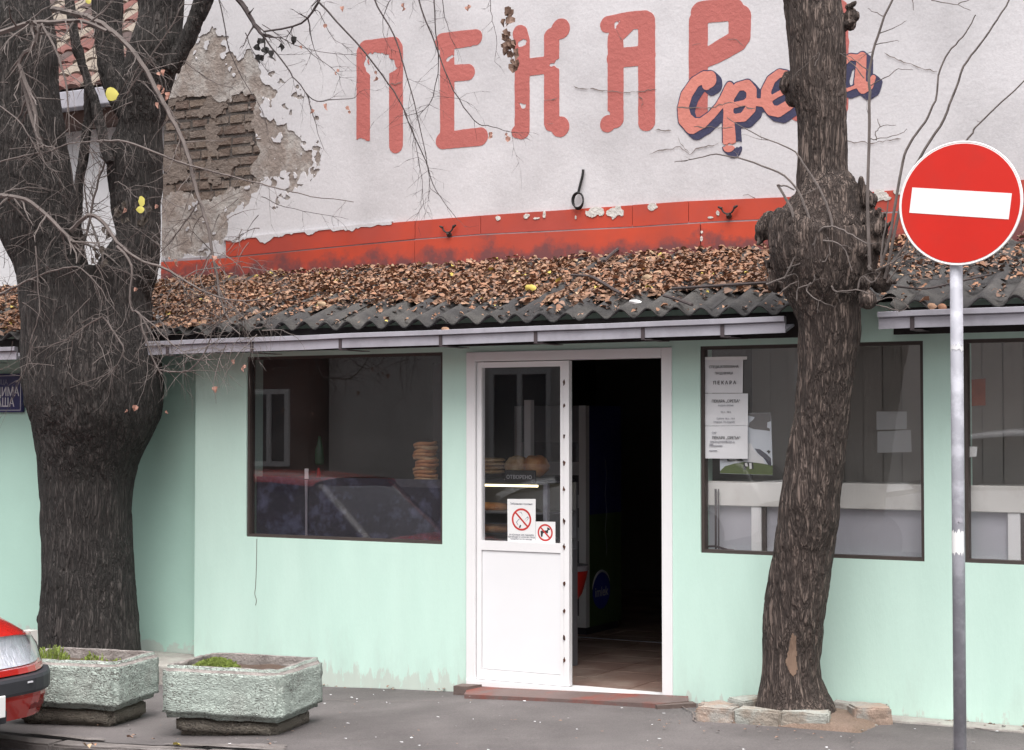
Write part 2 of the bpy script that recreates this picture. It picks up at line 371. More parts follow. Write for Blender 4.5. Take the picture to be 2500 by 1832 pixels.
def bark(name, c, c2, c3, hl=.55):
    m = mat(name, c, .95, .2, 3, bump=0); nz, mixc, ramp, p, N, L, tc, mp = m_nodes[name]
    mp2 = N.new('ShaderNodeMapping'); mp2.inputs['Scale'].default_value = (1, 1, .13); L.new(tc.outputs['Object'], mp2.inputs[0])
    def sn(s, d=6, dist=.6):
        n = N.new('ShaderNodeTexNoise'); n.inputs['Scale'].default_value = s; n.inputs['Detail'].default_value = d; n.inputs['Roughness'].default_value = .6; n.inputs['Distortion'].default_value = dist
        L.new(mp2.outputs[0], n.inputs['Vector']); return n.outputs[0]
    def fur(s, wd):
        a = N.new('ShaderNodeMath'); a.operation = 'SUBTRACT'; a.inputs[1].default_value = .5; L.new(sn(s, 3), a.inputs[0])
        b = N.new('ShaderNodeMath'); b.operation = 'ABSOLUTE'; L.new(a.outputs[0], b.inputs[0]); return ramp(b.outputs[0], 0, wd)
    old = p.inputs['Base Color'].links[0].from_socket
    f1, f2 = fur(26, .10), fur(55, .10)
    pr = N.new('ShaderNodeMath'); pr.operation = 'MULTIPLY'; L.new(f1, pr.inputs[0]); L.new(f2, pr.inputs[1])
    a = mixc(ramp(pr.outputs[0], .12, .85, 0, hl), old, c2); a = mixc(ramp(nz(2.2, 4).outputs[0], .5, .7, 0, .5), a, c3)
    L.new(a, p.inputs['Base Color'])
    h = N.new('ShaderNodeMath'); h.operation = 'MULTIPLY_ADD'; L.new(f2, h.inputs[0]); h.inputs[1].default_value = .5; L.new(f1, h.inputs[2])
    b = N.new('ShaderNodeBump'); b.inputs['Strength'].default_value = 1.0; b.inputs['Distance'].default_value = .014
    L.new(h.outputs[0], b.inputs['Height']); L.new(b.outputs[0], p.inputs['Normal']); return m
BARK = bark('bark_left', (.024, .020, .019), (.075, .064, .060), (.036, .034, .031), .9)
BARK2 = bark('bark_right', (.052, .037, .032), (.185, .140, .120), (.115, .085, .074), .9)
PLANT = None

# ================================================================== THE SETTING
# pavement: a gently tilted sheet, road a little lower, one kerb row between them
def ground_sheet(name, y0, y1, dz, m, nx=60, ny=16, x0=-40., x1=40., bump=.004):
    xs = sorted(set(list(np.linspace(-6, 6, nx)) + [x0, -20, -10, 10, 20, x1])); ys = np.linspace(y0, y1, ny)
    V = []; Fc = []
    for x in xs:
        for y in ys:
            V.append((x, y, g(x) + dz + (bump * 2 * mnoise.noise((x * 1.3, y * 1.3, dz)) if abs(x) < 6 else 0)))
    n = len(ys)
    for i in range(len(xs) - 1):
        for j in range(n - 1): Fc.append((i * n + j, (i + 1) * n + j, (i + 1) * n + j + 1, i * n + j + 1))
    return mobj(name, V, Fc, m, None, True)
KY = -2.16
tag(mobj('ground', [(-150, -150, -.6), (150, -150, -.6), (150, 150, -.6), (-150, 150, -.6)], [(0, 1, 2, 3)], ROAD), kind='structure')
pv = tag(ground_sheet('pavement', KY, .3, 0, ASPH), kind='structure')
rd = tag(ground_sheet('road', -14, KY - .13, -.05, ROAD, ny=30), kind='structure')
kx = -9.0; ki = 0
kerb_root = tag(empty('kerb', (0, KY, 0)), kind='structure')
while kx < 8:
    L_ = random.uniform(.75, 1.05); gap = .012
    dz = random.uniform(-.012, .006); dy = random.uniform(-.012, .012); a, b = kx + gap / 2, kx + L_ - gap / 2
    bm = bmesh.new(); bmesh.ops.create_cube(bm, size=1)
    for v in bm.verts:
        x = a if v.co.x < 0 else b; y = (KY - .135 if v.co.y < 0 else KY - .004) + dy
        v.co = Vector((x, y, g(x) + dz + .004 if v.co.z > 0 else -.5))
    bmesh.ops.bevel(bm, geom=bm.edges[:], offset=.012, segments=2, affect='EDGES')
    bmesh.ops.subdivide_edges(bm, edges=[e for e in bm.edges if e.calc_length() > .3], cuts=7)
    for v in bm.verts: v.co += Vector((0, mnoise.noise(v.co * 9) * .014, mnoise.noise(v.co * 7 + Vector((5, 0, 0))) * .006))
    bmobj('kerb_stone', bm, KERB, kerb_root); kx += L_; ki += 1
# cracked concrete skim running along the kerb edge (bottom left of the view)
SK = [onZ(x, y, -.05) for x, y in ((-90, 1772), (120, 1782), (262, 1796), (268, 1812), (330, 1816), (460, 1822), (700, 1838), (700, 1905), (-90, 1905))]
skf = polyf([(p.x, p.y) for p in SK])
gxs = np.arange(-2.6, .6, .02); gys = np.arange(KY, -1.6, .02)
GX, GY = np.meshgrid(gxs, gys); A_ = skf(GX, GY) + fbm(GX * 9, GY * 9, 4, 3) * .05
V = []; Fc = []
for j in range(len(gys) - 1):
    for i in range(len(gxs) - 1):
        if A_[j, i] > 0 and A_[j + 1, i + 1] > 0:
            n = len(V)
            for (x, y) in ((gxs[i], gys[j]), (gxs[i + 1], gys[j]), (gxs[i + 1], gys[j + 1]), (gxs[i], gys[j + 1])):
                V.append((x, y, g(x) + .008 + .003 * mnoise.noise((x * 6, y * 6, 1))))
            Fc.append((n, n + 1, n + 2, n + 3))
if Fc: tag(mobj('concrete_pavement_patch', V, Fc, KERB), kind='structure')

# ================================================================== LOWER SHOP BUILDING
shop = empty('bakery_shop', (.4, 0, 0), 'single storey mint green bakery with large shop windows and white door', 'shop')
W1 = (-2.046, -.50, .882, 2.088); DR = (-.32, 1.07, .03, 2.082); W2 = (1.244, 2.542, .894, 2.084); W3 = (2.757, 4.05, .897, 2.086)
walls('wall', -2.485, 6.0, -.3, 2.30, 0, .18, [W1, DR, W2, W3], MINT, shop)
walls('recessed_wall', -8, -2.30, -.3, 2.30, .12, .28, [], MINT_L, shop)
box('ledge', 2.30, 6, -.17, -.003, -.2, .062, CONC, shop, .012)
box('ledge', -2.95, -2.36, -.42, .117, -.3, .05, CONC, shop, .015)
# interior of the two rooms
box('floor', -2.4, 1.14, .182, 6.0, -.1, .033, FLOOR, shop)
# tiled floor pieces seen through the door
for i in range(5):
    for j in range(9):
        x = -1.0 + i * .42; y = .19 + j * .335
        box('floor_tile', x + .004, x + .416, y + .004, y + .331, .0332, .0405 + random.uniform(0, .002), FLOOR, shop, .002, 1)
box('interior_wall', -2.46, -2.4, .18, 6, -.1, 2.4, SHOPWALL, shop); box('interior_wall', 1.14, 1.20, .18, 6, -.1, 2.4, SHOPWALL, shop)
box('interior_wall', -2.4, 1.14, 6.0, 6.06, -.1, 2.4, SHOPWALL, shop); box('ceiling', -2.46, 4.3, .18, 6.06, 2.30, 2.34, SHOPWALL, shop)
box('threshold_strip', -1.4, 1.1, 2.28, 2.31, .041, .046, GALV, shop)
box('room_wall', 1.20, 4.4, .95, 1.0, -.1, 2.3, ROOM2, shop); box('room_floor', 1.2, 4.3, .18, .95, -.1, .03, ROOM2, shop)
box('room_wall', 4.3, 4.36, .18, .95, -.1, 2.3, ROOM2, shop)
GL1 = glass('dark_shop_glass', (.82, .81, .82), 1.45, dirt=.016); GL2 = glass('clear_shop_glass', (.975, .975, .975), 1.5, dirt=.03); GLD = glass('door_glass', (.95, .95, .96), .8, dirt=.012)
def window(W, gl, parent):
    x0, x1, z0, z1 = W; f = .019
    fr = MB(); fr.box(x0, x0 + f, .012, .07, z0, z1); fr.box(x1 - f, x1, .012, .07, z0, z1); fr.box(x0 + f, x1 - f, .012, .07, z0, z0 + f); fr.box(x0 + f, x1 - f, .012, .07, z1 - f, z1)
    wn = fr.build('window', FRAMEB, parent)
    box('pane', x0 + f - .004, x1 - f + .004, .036, .042, z0 + f - .004, z1 - f + .004, gl, wn)
    return wn
for W, gl in ((W1, GL1), (W2, GL2), (W3, GL2)): window(W, gl, shop)
# ---- door frame, fixed leaf, step
x0, x1, z0, z1 = DR
box('door_frame', x0, x0 + .062, -.012, .10, z0 - .03, z1, WHITE, shop, .004); box('door_frame', x1 - .066, x1, -.012, .10, z0 - .03, z1, WHITE, shop, .004)
box('door_frame', x0 + .062, x1 - .066, -.0125, .10, z1 - .058, z1 + .0005, WHITE, shop, .004)
lx0, lx1, lz0, lz1 = -.254, .392, .062, 2.018
leaf = MB(); gx0, gx1, gz0, gz1 = -.222, .328, .915, 1.985; pz0, pz1 = .125, .858
for b_ in ((lx0, gx0, lz0, lz1), (gx1, lx1 - .006, lz0, lz1), (gx0, gx1, gz1, lz1), (gx0, gx1, pz1, gz0), (gx0, gx1, lz0, pz0)): leaf.box(b_[0], b_[1], .010, .052, b_[2], b_[3])
door = leaf.build('door', WHITE, shop)
box('panel', gx0 + .003, gx1 - .003, .017, .045, pz0 + .003, pz1 - .003, WHITEP, door)
box('pane', gx0 - .002, gx1 + .002, .028, .033, gz0 - .002, gz1 + .002, GLD, door)
box('edge_strip', lx1 - .036, lx1 - .001, .002, .009, lz0, lz1, WHITE, door, .002, 1)
for i, py in enumerate((935, 990, 1065, 1130, 1195, 1273, 1335, 1425, 1492, 1558, 1612)):
    p = onY(1377, py, .0)
    V = []; n = 9
    for k in range(n):
        a = 2 * math.pi * k / n; V.append((p.x + math.cos(a) * random.uniform(.004, .010), -.0015, p.z + math.sin(a) * random.uniform(.007, .022)))
    f = [tuple(range(n))] + [(k, k + n, (k + 1) % n + n, (k + 1) % n) for k in range(n)]
    V += [(v[0], .004, v[2]) for v in V]
    mobj('rust_spot', V, f, RUST, door)
# bevelled step painted red
def prism(name, top, zt, zb, m, parent=None, bot=None):
    n = len(top); bot = bot or top
    V = [(x, y, zt(x, y) if callable(zt) else zt) for x, y in top] + [(x, y, zb(x, y) if callable(zb) else zb) for x, y in bot]
    Fc = [tuple(range(n)), tuple(range(2 * n - 1, n - 1, -1))] + [(k, k + n, (k + 1) % n + n, (k + 1) % n) for k in range(n)]
    return mobj(name, V, Fc, m, parent)
prism('door_step', [(-.30, -.014), (-.19, -.25), (.55, -.245), (1.08, -.26), (1.21, -.10), (1.17, -.014)], lambda x, y: g(x) + (.036 if y > -.05 else .022), lambda x, y: g(x) - .1, REDSTEP, shop)
prism('step_board', [(-.345, -.016), (-.345, -.12), (-.24, -.13), (-.20, -.016)], lambda x, y: g(x) + .05, lambda x, y: g(x) - .05, STEPSIDE, shop)
prism('step_board', [(1.06, -.245), (1.10, -.29), (1.27, -.13), (1.22, -.07)], lambda x, y: g(x) + .018, lambda x, y: g(x) - .05, STEPSIDE, shop)
box('sill_strip', x0 + .005, x1 - .005, -.02, .11, .022, .058, WHITE, shop, .004)

# ---- corrugated roof sheets
EY, EZ, BY, BZ = -.285, 2.262, 1.0, 2.735
slope = (BZ - EZ) / (BY - EY)
WLN, AMP = .172, .026
SHX = -6.4; si = 0
def roof_z(x, y): return EZ + (y - EY) * slope + AMP * math.cos(2 * math.pi * x / WLN)
while SHX < 5.2:
    wd = WLN * 5; off = random.uniform(-.018, .018); lift = .006 * (si % 2) + random.uniform(0, .002); tilt = random.uniform(-.008, .008)
    nx = 5 * 12 + 7; xs = [SHX + wd * k / (5 * 12) for k in range(nx)]
    ys = [EY + off, EY + off + .12, EY + .5, BY + .02]
    if not (-4.05 < SHX + wd / 2 < -3.05 and False):
        V = []; Fc = []
        for x in xs:
            for y in ys:
                z = roof_z(x, y) + lift + tilt * (x - SHX) + .004 * mnoise.noise((x * 3, y * 3, 0))
                V.append((x, y, z)); V.append((x, y + .003, z - .0095))
        n = len(ys) * 2
        for i in range(nx - 1):
            for j in range(len(ys) - 1):
                a = i * n + j * 2; b = (i + 1) * n + j * 2
                Fc.append((a, b, b + 2, a + 2)); Fc.append((a + 1, a + 3, b + 3, b + 1))
            a = i * n; b = (i + 1) * n; Fc.append((a, a + 1, b + 1, b))
        for i in (0, nx - 1):
            for j in range(len(ys) - 1): a = i * n + j * 2; Fc.append((a, a + 2, a + 3, a + 1))
        # let the two trees pass: drop faces round the trunks
        def near_tree(f):
            cx = sum(V[k][0] for k in f) / len(f); cy = sum(V[k][1] for k in f) / len(f)
            return (-3.86 < cx < -2.82 and cy < .05) or (1.93 < cx < 2.44 and cy < -.02)
        Fc = [f for f in Fc if not near_tree(f)]
        par = {}
        def fd(a):
            while par.setdefault(a, a) != a: a = par[a]
            return a
        for f in Fc:
            for k in f[1:]: par[fd(k)] = fd(f[0])
        sz = {}
        for f in Fc: sz[fd(f[0])] = sz.get(fd(f[0]), 0) + 1
        big = max(sz, key=sz.get); Fc = [f for f in Fc if fd(f[0]) == big]
        used = sorted({k for f in Fc for k in f}); ren = {k: i for i, k in enumerate(used)}; V = [V[k] for k in used]; Fc = [tuple(ren[k] for k in f) for f in Fc]
        mobj('roof_sheet', V, Fc, CORR, shop, True)
    SHX += wd; si += 1
box('eave_shade_board', -6.5, -3.9, -.20, -.17, 2.11, 2.252, GAP_SHADE, shop); box('eave_shade_board', -2.74, 1.92, -.20, -.17, 2.11, 2.252, GAP_SHADE, shop); box('eave_shade_board', 2.44, 5.2, -.20, -.17, 2.11, 2.252, GAP_SHADE, shop)  # added boards: fill the dark gap and keep light off the wall top
# ---- gutters in three lengths, interrupted by the tree trunks
def gutter(xa, xb, za, zb, strap_px):
    def zz(x): return za + (zb - za) * (x - xa) / (xb - xa)
    prof = [(-.20, .045), (-.345, .0), (-.352, .0), (-.354, .054), (-.346, .056), (-.346, .060), (-.372, .062), (-.374, .088), (-.366, .090), (-.338, .088), (-.335, .015), (-.215, .055)]
    V = []; Fc = []; n = len(prof); N = 14
    for i in range(N):
        x = xa + (xb - xa) * i / (N - 1); s = .004 * mnoise.noise((x * 1.7, 3, 0))
        for y, z in prof: V.append((x, y, zz(x) + z + s))
    for i in range(N - 1):
        for k in range(n): k2 = (k + 1) % n; Fc.append((i * n + k, (i + 1) * n + k, (i + 1) * n + k2, i * n + k2))
    Fc.append(tuple(range(n))); Fc.append(tuple((N - 1) * n + k for k in range(n - 1, -1, -1)))
    gt = mobj('gutter', V, Fc, GUTTER, shop)
    for px in strap_px:
        p = onY(px, 840, -.36); x = p.x; z = zz(x)
        mb = MB(); mb.box(x - .011, x + .011, -.3595, -.3555, z - .008, z + .058); mb.box(x - .011, x + .05, -.359, -.10, z - .012, z - .0085)
        mb.build('gutter_bracket', STRAP, gt)
    return gt
gutter(-6.4, onY(38, 870, -.36).x, 2.085, 2.095, (-60,))
gutter(onY(322, 860, -.36).x, onY(1916, 800, -.36).x, 2.100, 2.127, (408, 614, 830, 1075, 1307, 1569, 1763))
gutter(onY(2144, 800, -.36).x, 5.2, 2.132, 2.150, (2227,))

# ================================================================== GABLE HOUSE WITH THE PAINTED SIGN
UY = 1.0
gable = empty('gable_house', (0, UY, 2.3), 'tall white plastered wall with painted salmon letters and peeling left edge', 'house')
GX0 = -3.67
box('wall_core', GX0, 8.5, UY + .022, UY + .32, 2.36, 6.2, MORTAR, gable)
box('side_wall', GX0, GX0 + .3, UY + .32, 7, 2.36, 6.2, PLASTER2, gable)
def zpts(L, ox, oy, s): return [XZ(ox + x / s, oy + y / s, UY) for x, y in L]
BH = zpts([(100, 620), (150, 440), (260, 412), (330, 425), (400, 405), (520, 420), (640, 398), (700, 420), (722, 560), (702, 700), (730, 780), (722, 900), (755, 950), (690, 1000), (560, 1045), (420, 1060), (230, 1060), (60, 1085)], 350, 80, 2.664)
PEEL = zpts([(40, -60), (330, 10), (430, 20), (500, 70), (560, 160), (640, 150), (720, 150), (770, 230), (740, 300), (790, 370), (840, 370), (760, 460), (790, 530), (830, 620), (960, 650), (900, 690), (1050, 760), (1090, 800), (1050, 900), (950, 970), (840, 960), (770, 1000), (690, 1060), (620, 1130), (560, 1180), (550, 1330), (380, 1420), (240, 1460), (40, 1500)], 350, 80, 2.664)
bhf, plf = polyf(BH), polyf(PEEL)
SX = -1.55; SZ0, SZ1 = 2.62, 4.95
f_render = lambda X, Z: -(bhf(X, Z) + fbm(X * 9, Z * 9, 5, 5) * .22)
def f_skim(X, Z):
    a = plf(X, Z) + fbm(X * 12, Z * 12, 6, 9) * .34 + .01
    isl = (fbm(X * 9 + 4, Z * 9, 4, 31) - .20) * .4          # islands of paint that still hold
    far = polyf(zpts([(780, 100), (1000, 300), (1180, 600), (1150, 1000), (900, 1150), (640, 1150), (700, 400)], 350, 80, 2.664))(X, Z)
    loss = np.where(far > 0, (fbm(X * 16, Z * 16, 5, 44) - .17) * .3, -1)
    return np.minimum(np.maximum(-a, np.where(bhf(X, Z) < -.03, isl, -1)), -loss)
iso('render_coat', f_render, GX0, SX, SZ0, SZ1, .012, UY + .007, UY + .024, RENDER, gable)
iso('plaster_coat', f_skim, GX0, SX, SZ0, SZ1, .011, UY, UY + .0075, PLASTER, gable)
box('plaster_coat', SX, 8.5, UY, UY + .0215, SZ0, SZ1, PLASTER, gable)
box('plaster_coat', GX0, 8.5, UY, UY + .0215, SZ1, 6.2, PLASTER, gable)
# single bricks in the bare patch
bz = 3.02; row = 0
while bz < 4.45:
    bx = GX0 + (.0 if row % 2 else -.13) + random.uniform(-.02, .02)
    while bx < -2.3:
        bl = random.choice((.23, .21, .19, .16, .14, .13, .12)); xa, xb = max(bx + random.uniform(.001, .006), GX0 + .003), bx + bl - random.uniform(.001, .007)
        if xb - xa > .04:
            cxm, czm = (xa + xb) / 2, bz + .035
            if float(bhf(np.array([cxm]), np.array([czm]))[0]) > -.10:
                bm = bmesh.new(); bmesh.ops.create_cube(bm, size=1); pr = random.uniform(-.003, .006)
                zt = bz + random.uniform(.065, .076); zb = bz + random.uniform(-.002, .006)
                for v in bm.verts: v.co = Vector((xa if v.co.x < 0 else xb, UY + .012 + pr if v.co.y < 0 else UY + .06, zb if v.co.z < 0 else zt))
                bmesh.ops.bevel(bm, geom=[e for e in bm.edges if all(v.co.y < UY + .03 for v in e.verts)], offset=.009, segments=2, affect='EDGES')
                for v in bm.verts: v.co += Vector((mnoise.noise(v.co * 31) * .006, mnoise.noise(v.co * 23) * .005, mnoise.noise(v.co * 27 + Vector((3, 3, 3))) * .005))
                bmobj('brick', bm, random.choice(BRICKS), gable)
        bx += bl
    bz += .0805; row += 1

iso('mortar_smear', lambda X, Z: np.minimum(fbm(X * 6, Z * 7, 5, 91) - .075, bhf(X, Z) + .05), GX0 + .004, -2.4, 3.05, 4.4, .010, UY + .0105, UY + .024, mat('brick_mortar_smear', (.185, .148, .127), .95, .2, 8, bump=.9, bs=30, fine=.15), gable)
# ---- painted letters: salmon capitals
def S(*pts, r=.058): return [(*XZ(p[0], p[1], UY), p[2] if len(p) > 2 else r) for p in pts]
def bbox(ss, pad=.08):
    xs = [p[0] + d * p[2] for s in ss for p in s for d in (-1, 1)]; zs = [p[1] + d * p[2] for s in ss for p in s for d in (-1, 1)]
    return min(xs) - pad, max(xs) + pad, min(zs) - pad, max(zs) + pad
def letter(name, ss, m, yf, chips=(), cell=.008, grow=0.0, parent=gable, seed=1, nz=.005):
    base = strokes(ss); cf = [polyf([XZ(x, y, UY) for x, y in c]) for c in chips]
    def fn(X, Z):
        a = base(X, Z) + grow + fbm(X * 25, Z * 25, 3, seed) * nz
        for c in cf: a = np.minimum(a, -(c(X, Z) + fbm(X * 30, Z * 30, 3, seed + 5) * .05))
        return a
    b = bbox(ss); return iso(name, fn, *b[:2], *b[2:], cell, yf, UY + .001, m, parent)
LET = 'painted_letter'
letter(LET, [S((887, 362), (887, 128), (892, 119)), S((967, 355), (967, 120), (962, 112)), S((893, 119), (961, 111), r=.060)], SALMON, UY - .0025,
       chips=[[(860, 345), (885, 332), (905, 352), (905, 392), (860, 392)], [(890, 138), (905, 128), (935, 130), (962, 146), (972, 170), (950, 178), (915, 168)], [(893, 147), (900, 160), (905, 180), (895, 175)]], seed=3)
letter(LET, [S((1092, 108), (1092, 338)), S((1081, 102, .062), (1160, 92, .058)), S((1092, 180), (1142, 177), r=.058), S((1082, 344, .060), (1172, 334, .064))], SALMON, UY - .0025,
       chips=[[(1110, 118), (1135, 122), (1165, 108), (1185, 112), (1170, 128), (1110, 132)], [(1085, 150), (1108, 130), (1105, 138), (1088, 156)]], seed=4)
letter(LET, [S((1270, 82), (1275, 100), (1275, 320)), S((1347, 90), (1347, 300)), S((1275, 166), (1347, 158), r=.060), S((1369, 71), r=.070), S((1368, 310), r=.070), S((1268, 82, .05)), S((1263, 322, .045))], SALMON, UY - .0025,
       chips=[[(1392, 122), (1346, 158), (1392, 192), (1430, 157)], [(1262, 102), (1290, 96), (1282, 112), (1268, 118)], [(1268, 252), (1285, 254), (1281, 262), (1272, 260)]], seed=5)
letter(LET, [S((1484, 60, .056), (1530, 51, .058), (1572, 48, .060)), S((1579, 52), (1579, 298), r=.061), S((1503, 92), (1503, 292)), S((1512, 80), (1530, 62)), S((1503, 142), (1579, 136), r=.065), S((1484, 303), r=.057)], SALMON, UY - .0025,
       chips=[[(1500, 58), (1509, 52), (1506, 62), (1500, 72)], [(1484, 275), (1493, 280), (1490, 288)]], seed=6)
letter(LET, [S((1705, 50), (1705, 290), r=.066), S((1712, 30, .072), (1790, 24, .072)), S((1806, 42, .077), (1806, 90, .074)), S((1800, 100, .072), (1755, 126, .070), (1712, 148, .06))], SALMON, UY - .0025, seed=7)
letter(LET, [S((1955, 34), (2048, 22), r=.058), S((2048, 24), (2048, 262), r=.061), S((1968, 64), (1968, 262)), S((1968, 112), (2048, 106), r=.065), S((1950, 274), r=.057)], SALMON, UY - .0025, seed=8)
# ---- script word, navy shadow behind salmon strokes
q = lambda x, y, r: (*XZ(1620 + x / 4.027, 140 + y / 4.027, UY), r / 4.027 / 322)
Cc = [q(x, y, r) for x, y, r in ((430, 275, 42), (455, 235, 60), (455, 205, 58), (400, 195, 48), (310, 250, 48), (230, 370, 52), (195, 500, 50), (215, 610, 60), (285, 680, 66), (380, 650, 46), (470, 575, 38), (545, 490, 36), (600, 400, 38), (640, 310, 38), (650, 280, 32))]
Ps = [q(x, y, r) for x, y, r in ((650, 285, 34), (640, 400, 46), (640, 560, 44), (645, 700, 54), (650, 850, 58), (645, 872, 54))]
Pb = [q(x, y, r) for x, y, r in ((655, 400, 40), (730, 290, 34), (820, 275, 44), (868, 330, 44), (866, 420, 46), (800, 450, 26), (690, 475, 24))]
Pc = [q(x, y, r) for x, y, r in ((866, 430, 44), (855, 510, 48), (790, 590, 40), (700, 600, 34), (660, 580, 34))]
Pd = [q(x, y, r) for x, y, r in ((880, 440, 32), (980, 450, 32))]
Ee = [q(x, y, r) for x, y, r in ((1000, 440, 36), (1080, 395, 24), (1190, 335, 24), (1240, 260, 26), (1210, 170, 30), (1140, 160, 34), (1060, 225, 40), (1012, 330, 44), (1008, 440, 46), (1060, 525, 42), (1135, 535, 46), (1235, 470, 44), (1320, 390, 36))]
q8 = lambda x, y, r: (*XZ(1980 + x / 4.13, y / 4.13, UY), r / 4.13 / 330)
Aa = [q8(x, y, r) for x, y, r in ((515, 575, 40), (505, 700, 46), (495, 830, 50), (530, 895, 46), (590, 870, 34), (630, 785, 22))]
Ab = [q8(x, y, r) for x, y, r in ((480, 590, 30), (400, 575, 26), (310, 640, 40), (270, 780, 44), (300, 880, 36), (350, 915, 16), (450, 880, 16))]
Dj = [q(x, y, r) for x, y, r in ((1480, 20, 40), (1480, 400, 44))]
Dk = [q(x, y, r) for x, y, r in ((1380, 90, 24), (1600, 60, 24))]
Dl = [q(x, y, r) for x, y, r in ((1480, 320, 34), (1560, 230, 36), (1640, 250, 40), (1650, 350, 40), (1620, 450, 34))]
for ss, sd_ in (([Cc, Ps, Pb, Pc, Pd, Ee], 11), ([Dj, Dk, Dl], 12), ([Aa, Ab], 13)):
    sh = [[(x + .034 * t, z - .033 * t, r + .007) for x, z, r in s] for s in ss for t in (0, .25, .5, .75, 1)]
    chip = [[(1758, 352), (1820, 345), (1824, 354), (1762, 362)]] if sd_ == 11 else []
    letter('script_letter_shadow', sh, NAVY, UY - .0042, chips=chip, cell=.0075, seed=sd_, nz=.004)
    letter('script_letter', ss, SALMON2, UY - .0060, chips=chip, cell=.0075, seed=sd_ + 4, nz=.004)
# ---- cracks in the plaster
def crack(pts, wpx=2.2, yo=.0068):
    P = [Vector((*XZ(x, y, UY), 0)) for x, y in pts]; P = [Vector((p.x, UY - yo, p.y)) for p in P]; Q = []
    for a, b in zip(P[:-1], P[1:]):
        n = max(2, int((b - a).length / .022))
        for k in range(n): t = k / n; Q.append(a.lerp(b, t) + Vector((random.uniform(-.004, .004), 0, random.uniform(-.007, .007))))
    Q.append(P[-1]); V = []; Fc = []
    for i, p in enumerate(Q):
        wd = wpx / 680 * random.uniform(.3, 1.3) * (0.3 if i in (0, len(Q) - 1) else 1); V += [(p.x, p.y, p.z + wd), (p.x, p.y, p.z - wd)]
    for i in range(len(Q) - 1): Fc.append((2 * i, 2 * i + 1, 2 * i + 3, 2 * i + 2))
    mobj('crack', V, Fc, CRACK, gable)
for c in ([(1440, 218), (1480, 222), (1520, 228), (1560, 224), (1605, 220)], [(1558, 228), (1572, 250), (1566, 265)], [(1326, 248), (1345, 243), (1362, 240)], [(1652, 262), (1690, 265), (1740, 262), (1780, 252), (1850, 268)],
          [(1585, 375), (1620, 368), (1660, 360), (1685, 378), (1700, 366), (1755, 350)], [(1655, 330), (1662, 352), (1685, 375)], [(1690, 110), (1712, 108)], [(1776, 98), (1800, 98), (1816, 113)],
          [(1505, 72), (1512, 90), (1521, 105)], [(1400, 214), (1440, 218)], [(950, 208), (975, 204), (983, 200)], [(1335, 305), (1352, 302)], [(1600, 318), (1640, 319)], [(1815, 475), (1838, 480), (1850, 490)], [(1990, 352), (2060, 346), (2120, 350), (2200, 340)], [(2160, 130), (2200, 150), (2240, 165), (2290, 175)], [(1695, 310), (1745, 312), (1790, 311)]):
    crack(c)
# ---- red sheet flashing in two rows
def zline(pts, X):
    xs = [p[0] for p in pts]; zs = [p[1] for p in pts]; return float(np.interp(X, xs, zs))
TOP = [XZ(*p, UY) for p in ((554, 588), (960, 545), (1016, 540), (1180, 527), (1546, 502), (1683, 492), (1930, 482), (2130, 470), (2500, 440))]
MID = [XZ(*p, UY) for p in ((393, 640), (554, 630), (1016, 586), (1176, 574), (1546, 556), (1713, 545), (1930, 535), (2500, 500))]
BOT = [XZ(*p, UY) for p in ((393, 684), (800, 668), (1300, 646), (1874, 622), (2500, 590))]
def strip(xa, xb, top, bot, dy, m):
    N = 8; V = []; Fc = []
    for i in range(N + 1):
        x = xa + (xb - xa) * i / N; wv = .002 * mnoise.noise((x * 4, dy * 100, 0))
        zt, zb = top(x) + .003 * mnoise.noise((x * 6, 1, 0)), bot(x)
        V += [(x, UY - dy + wv, zt), (x, UY - dy + wv, zb), (x, UY - .001, zt), (x, UY - .001, zb)]
    for i in range(N):
        a = 4 * i; Fc += [(a, a + 1, a + 5, a + 4), (a + 2, a, a + 4, a + 6), (a + 1, a + 3, a + 7, a + 5)]
    Fc += [(0, 2, 3, 1), (4 * N, 4 * N + 1, 4 * N + 3, 4 * N + 2)]
    return mobj('flashing_sheet', V, Fc, m, gable)
xat = lambda px, py: XZ(px, py, UY)[0]
ux = [xat(554, 600), xat(1016, 560), xat(1176, 550), xat(1546, 530), xat(1683, 520), xat(2080, 500), xat(2420, 480), 8.4]
for a, b in zip(ux[:-1], ux[1:]): strip(a + .002, b - .002, lambda x: zline(TOP, x), lambda x: zline(MID, x) + .006, .012 + random.uniform(0, .004), REDU)
lx = [GX0 + .01, xat(1016, 620), xat(1713, 580), xat(2300, 560), 8.4]
for a, b in zip(lx[:-1], lx[1:]): strip(a + .003, b - .003, lambda x: zline(MID, x) - .004, lambda x: zline(BOT, x) - .06, .016 + random.uniform(0, .006), RED)
strip(GX0 + .01, 8.4, lambda x: zline(MID, x) + .012, lambda x: zline(MID, x) - .012, .0105, mat('grey_flashing_seam', (.30, .27, .29), .8, .2, 20))
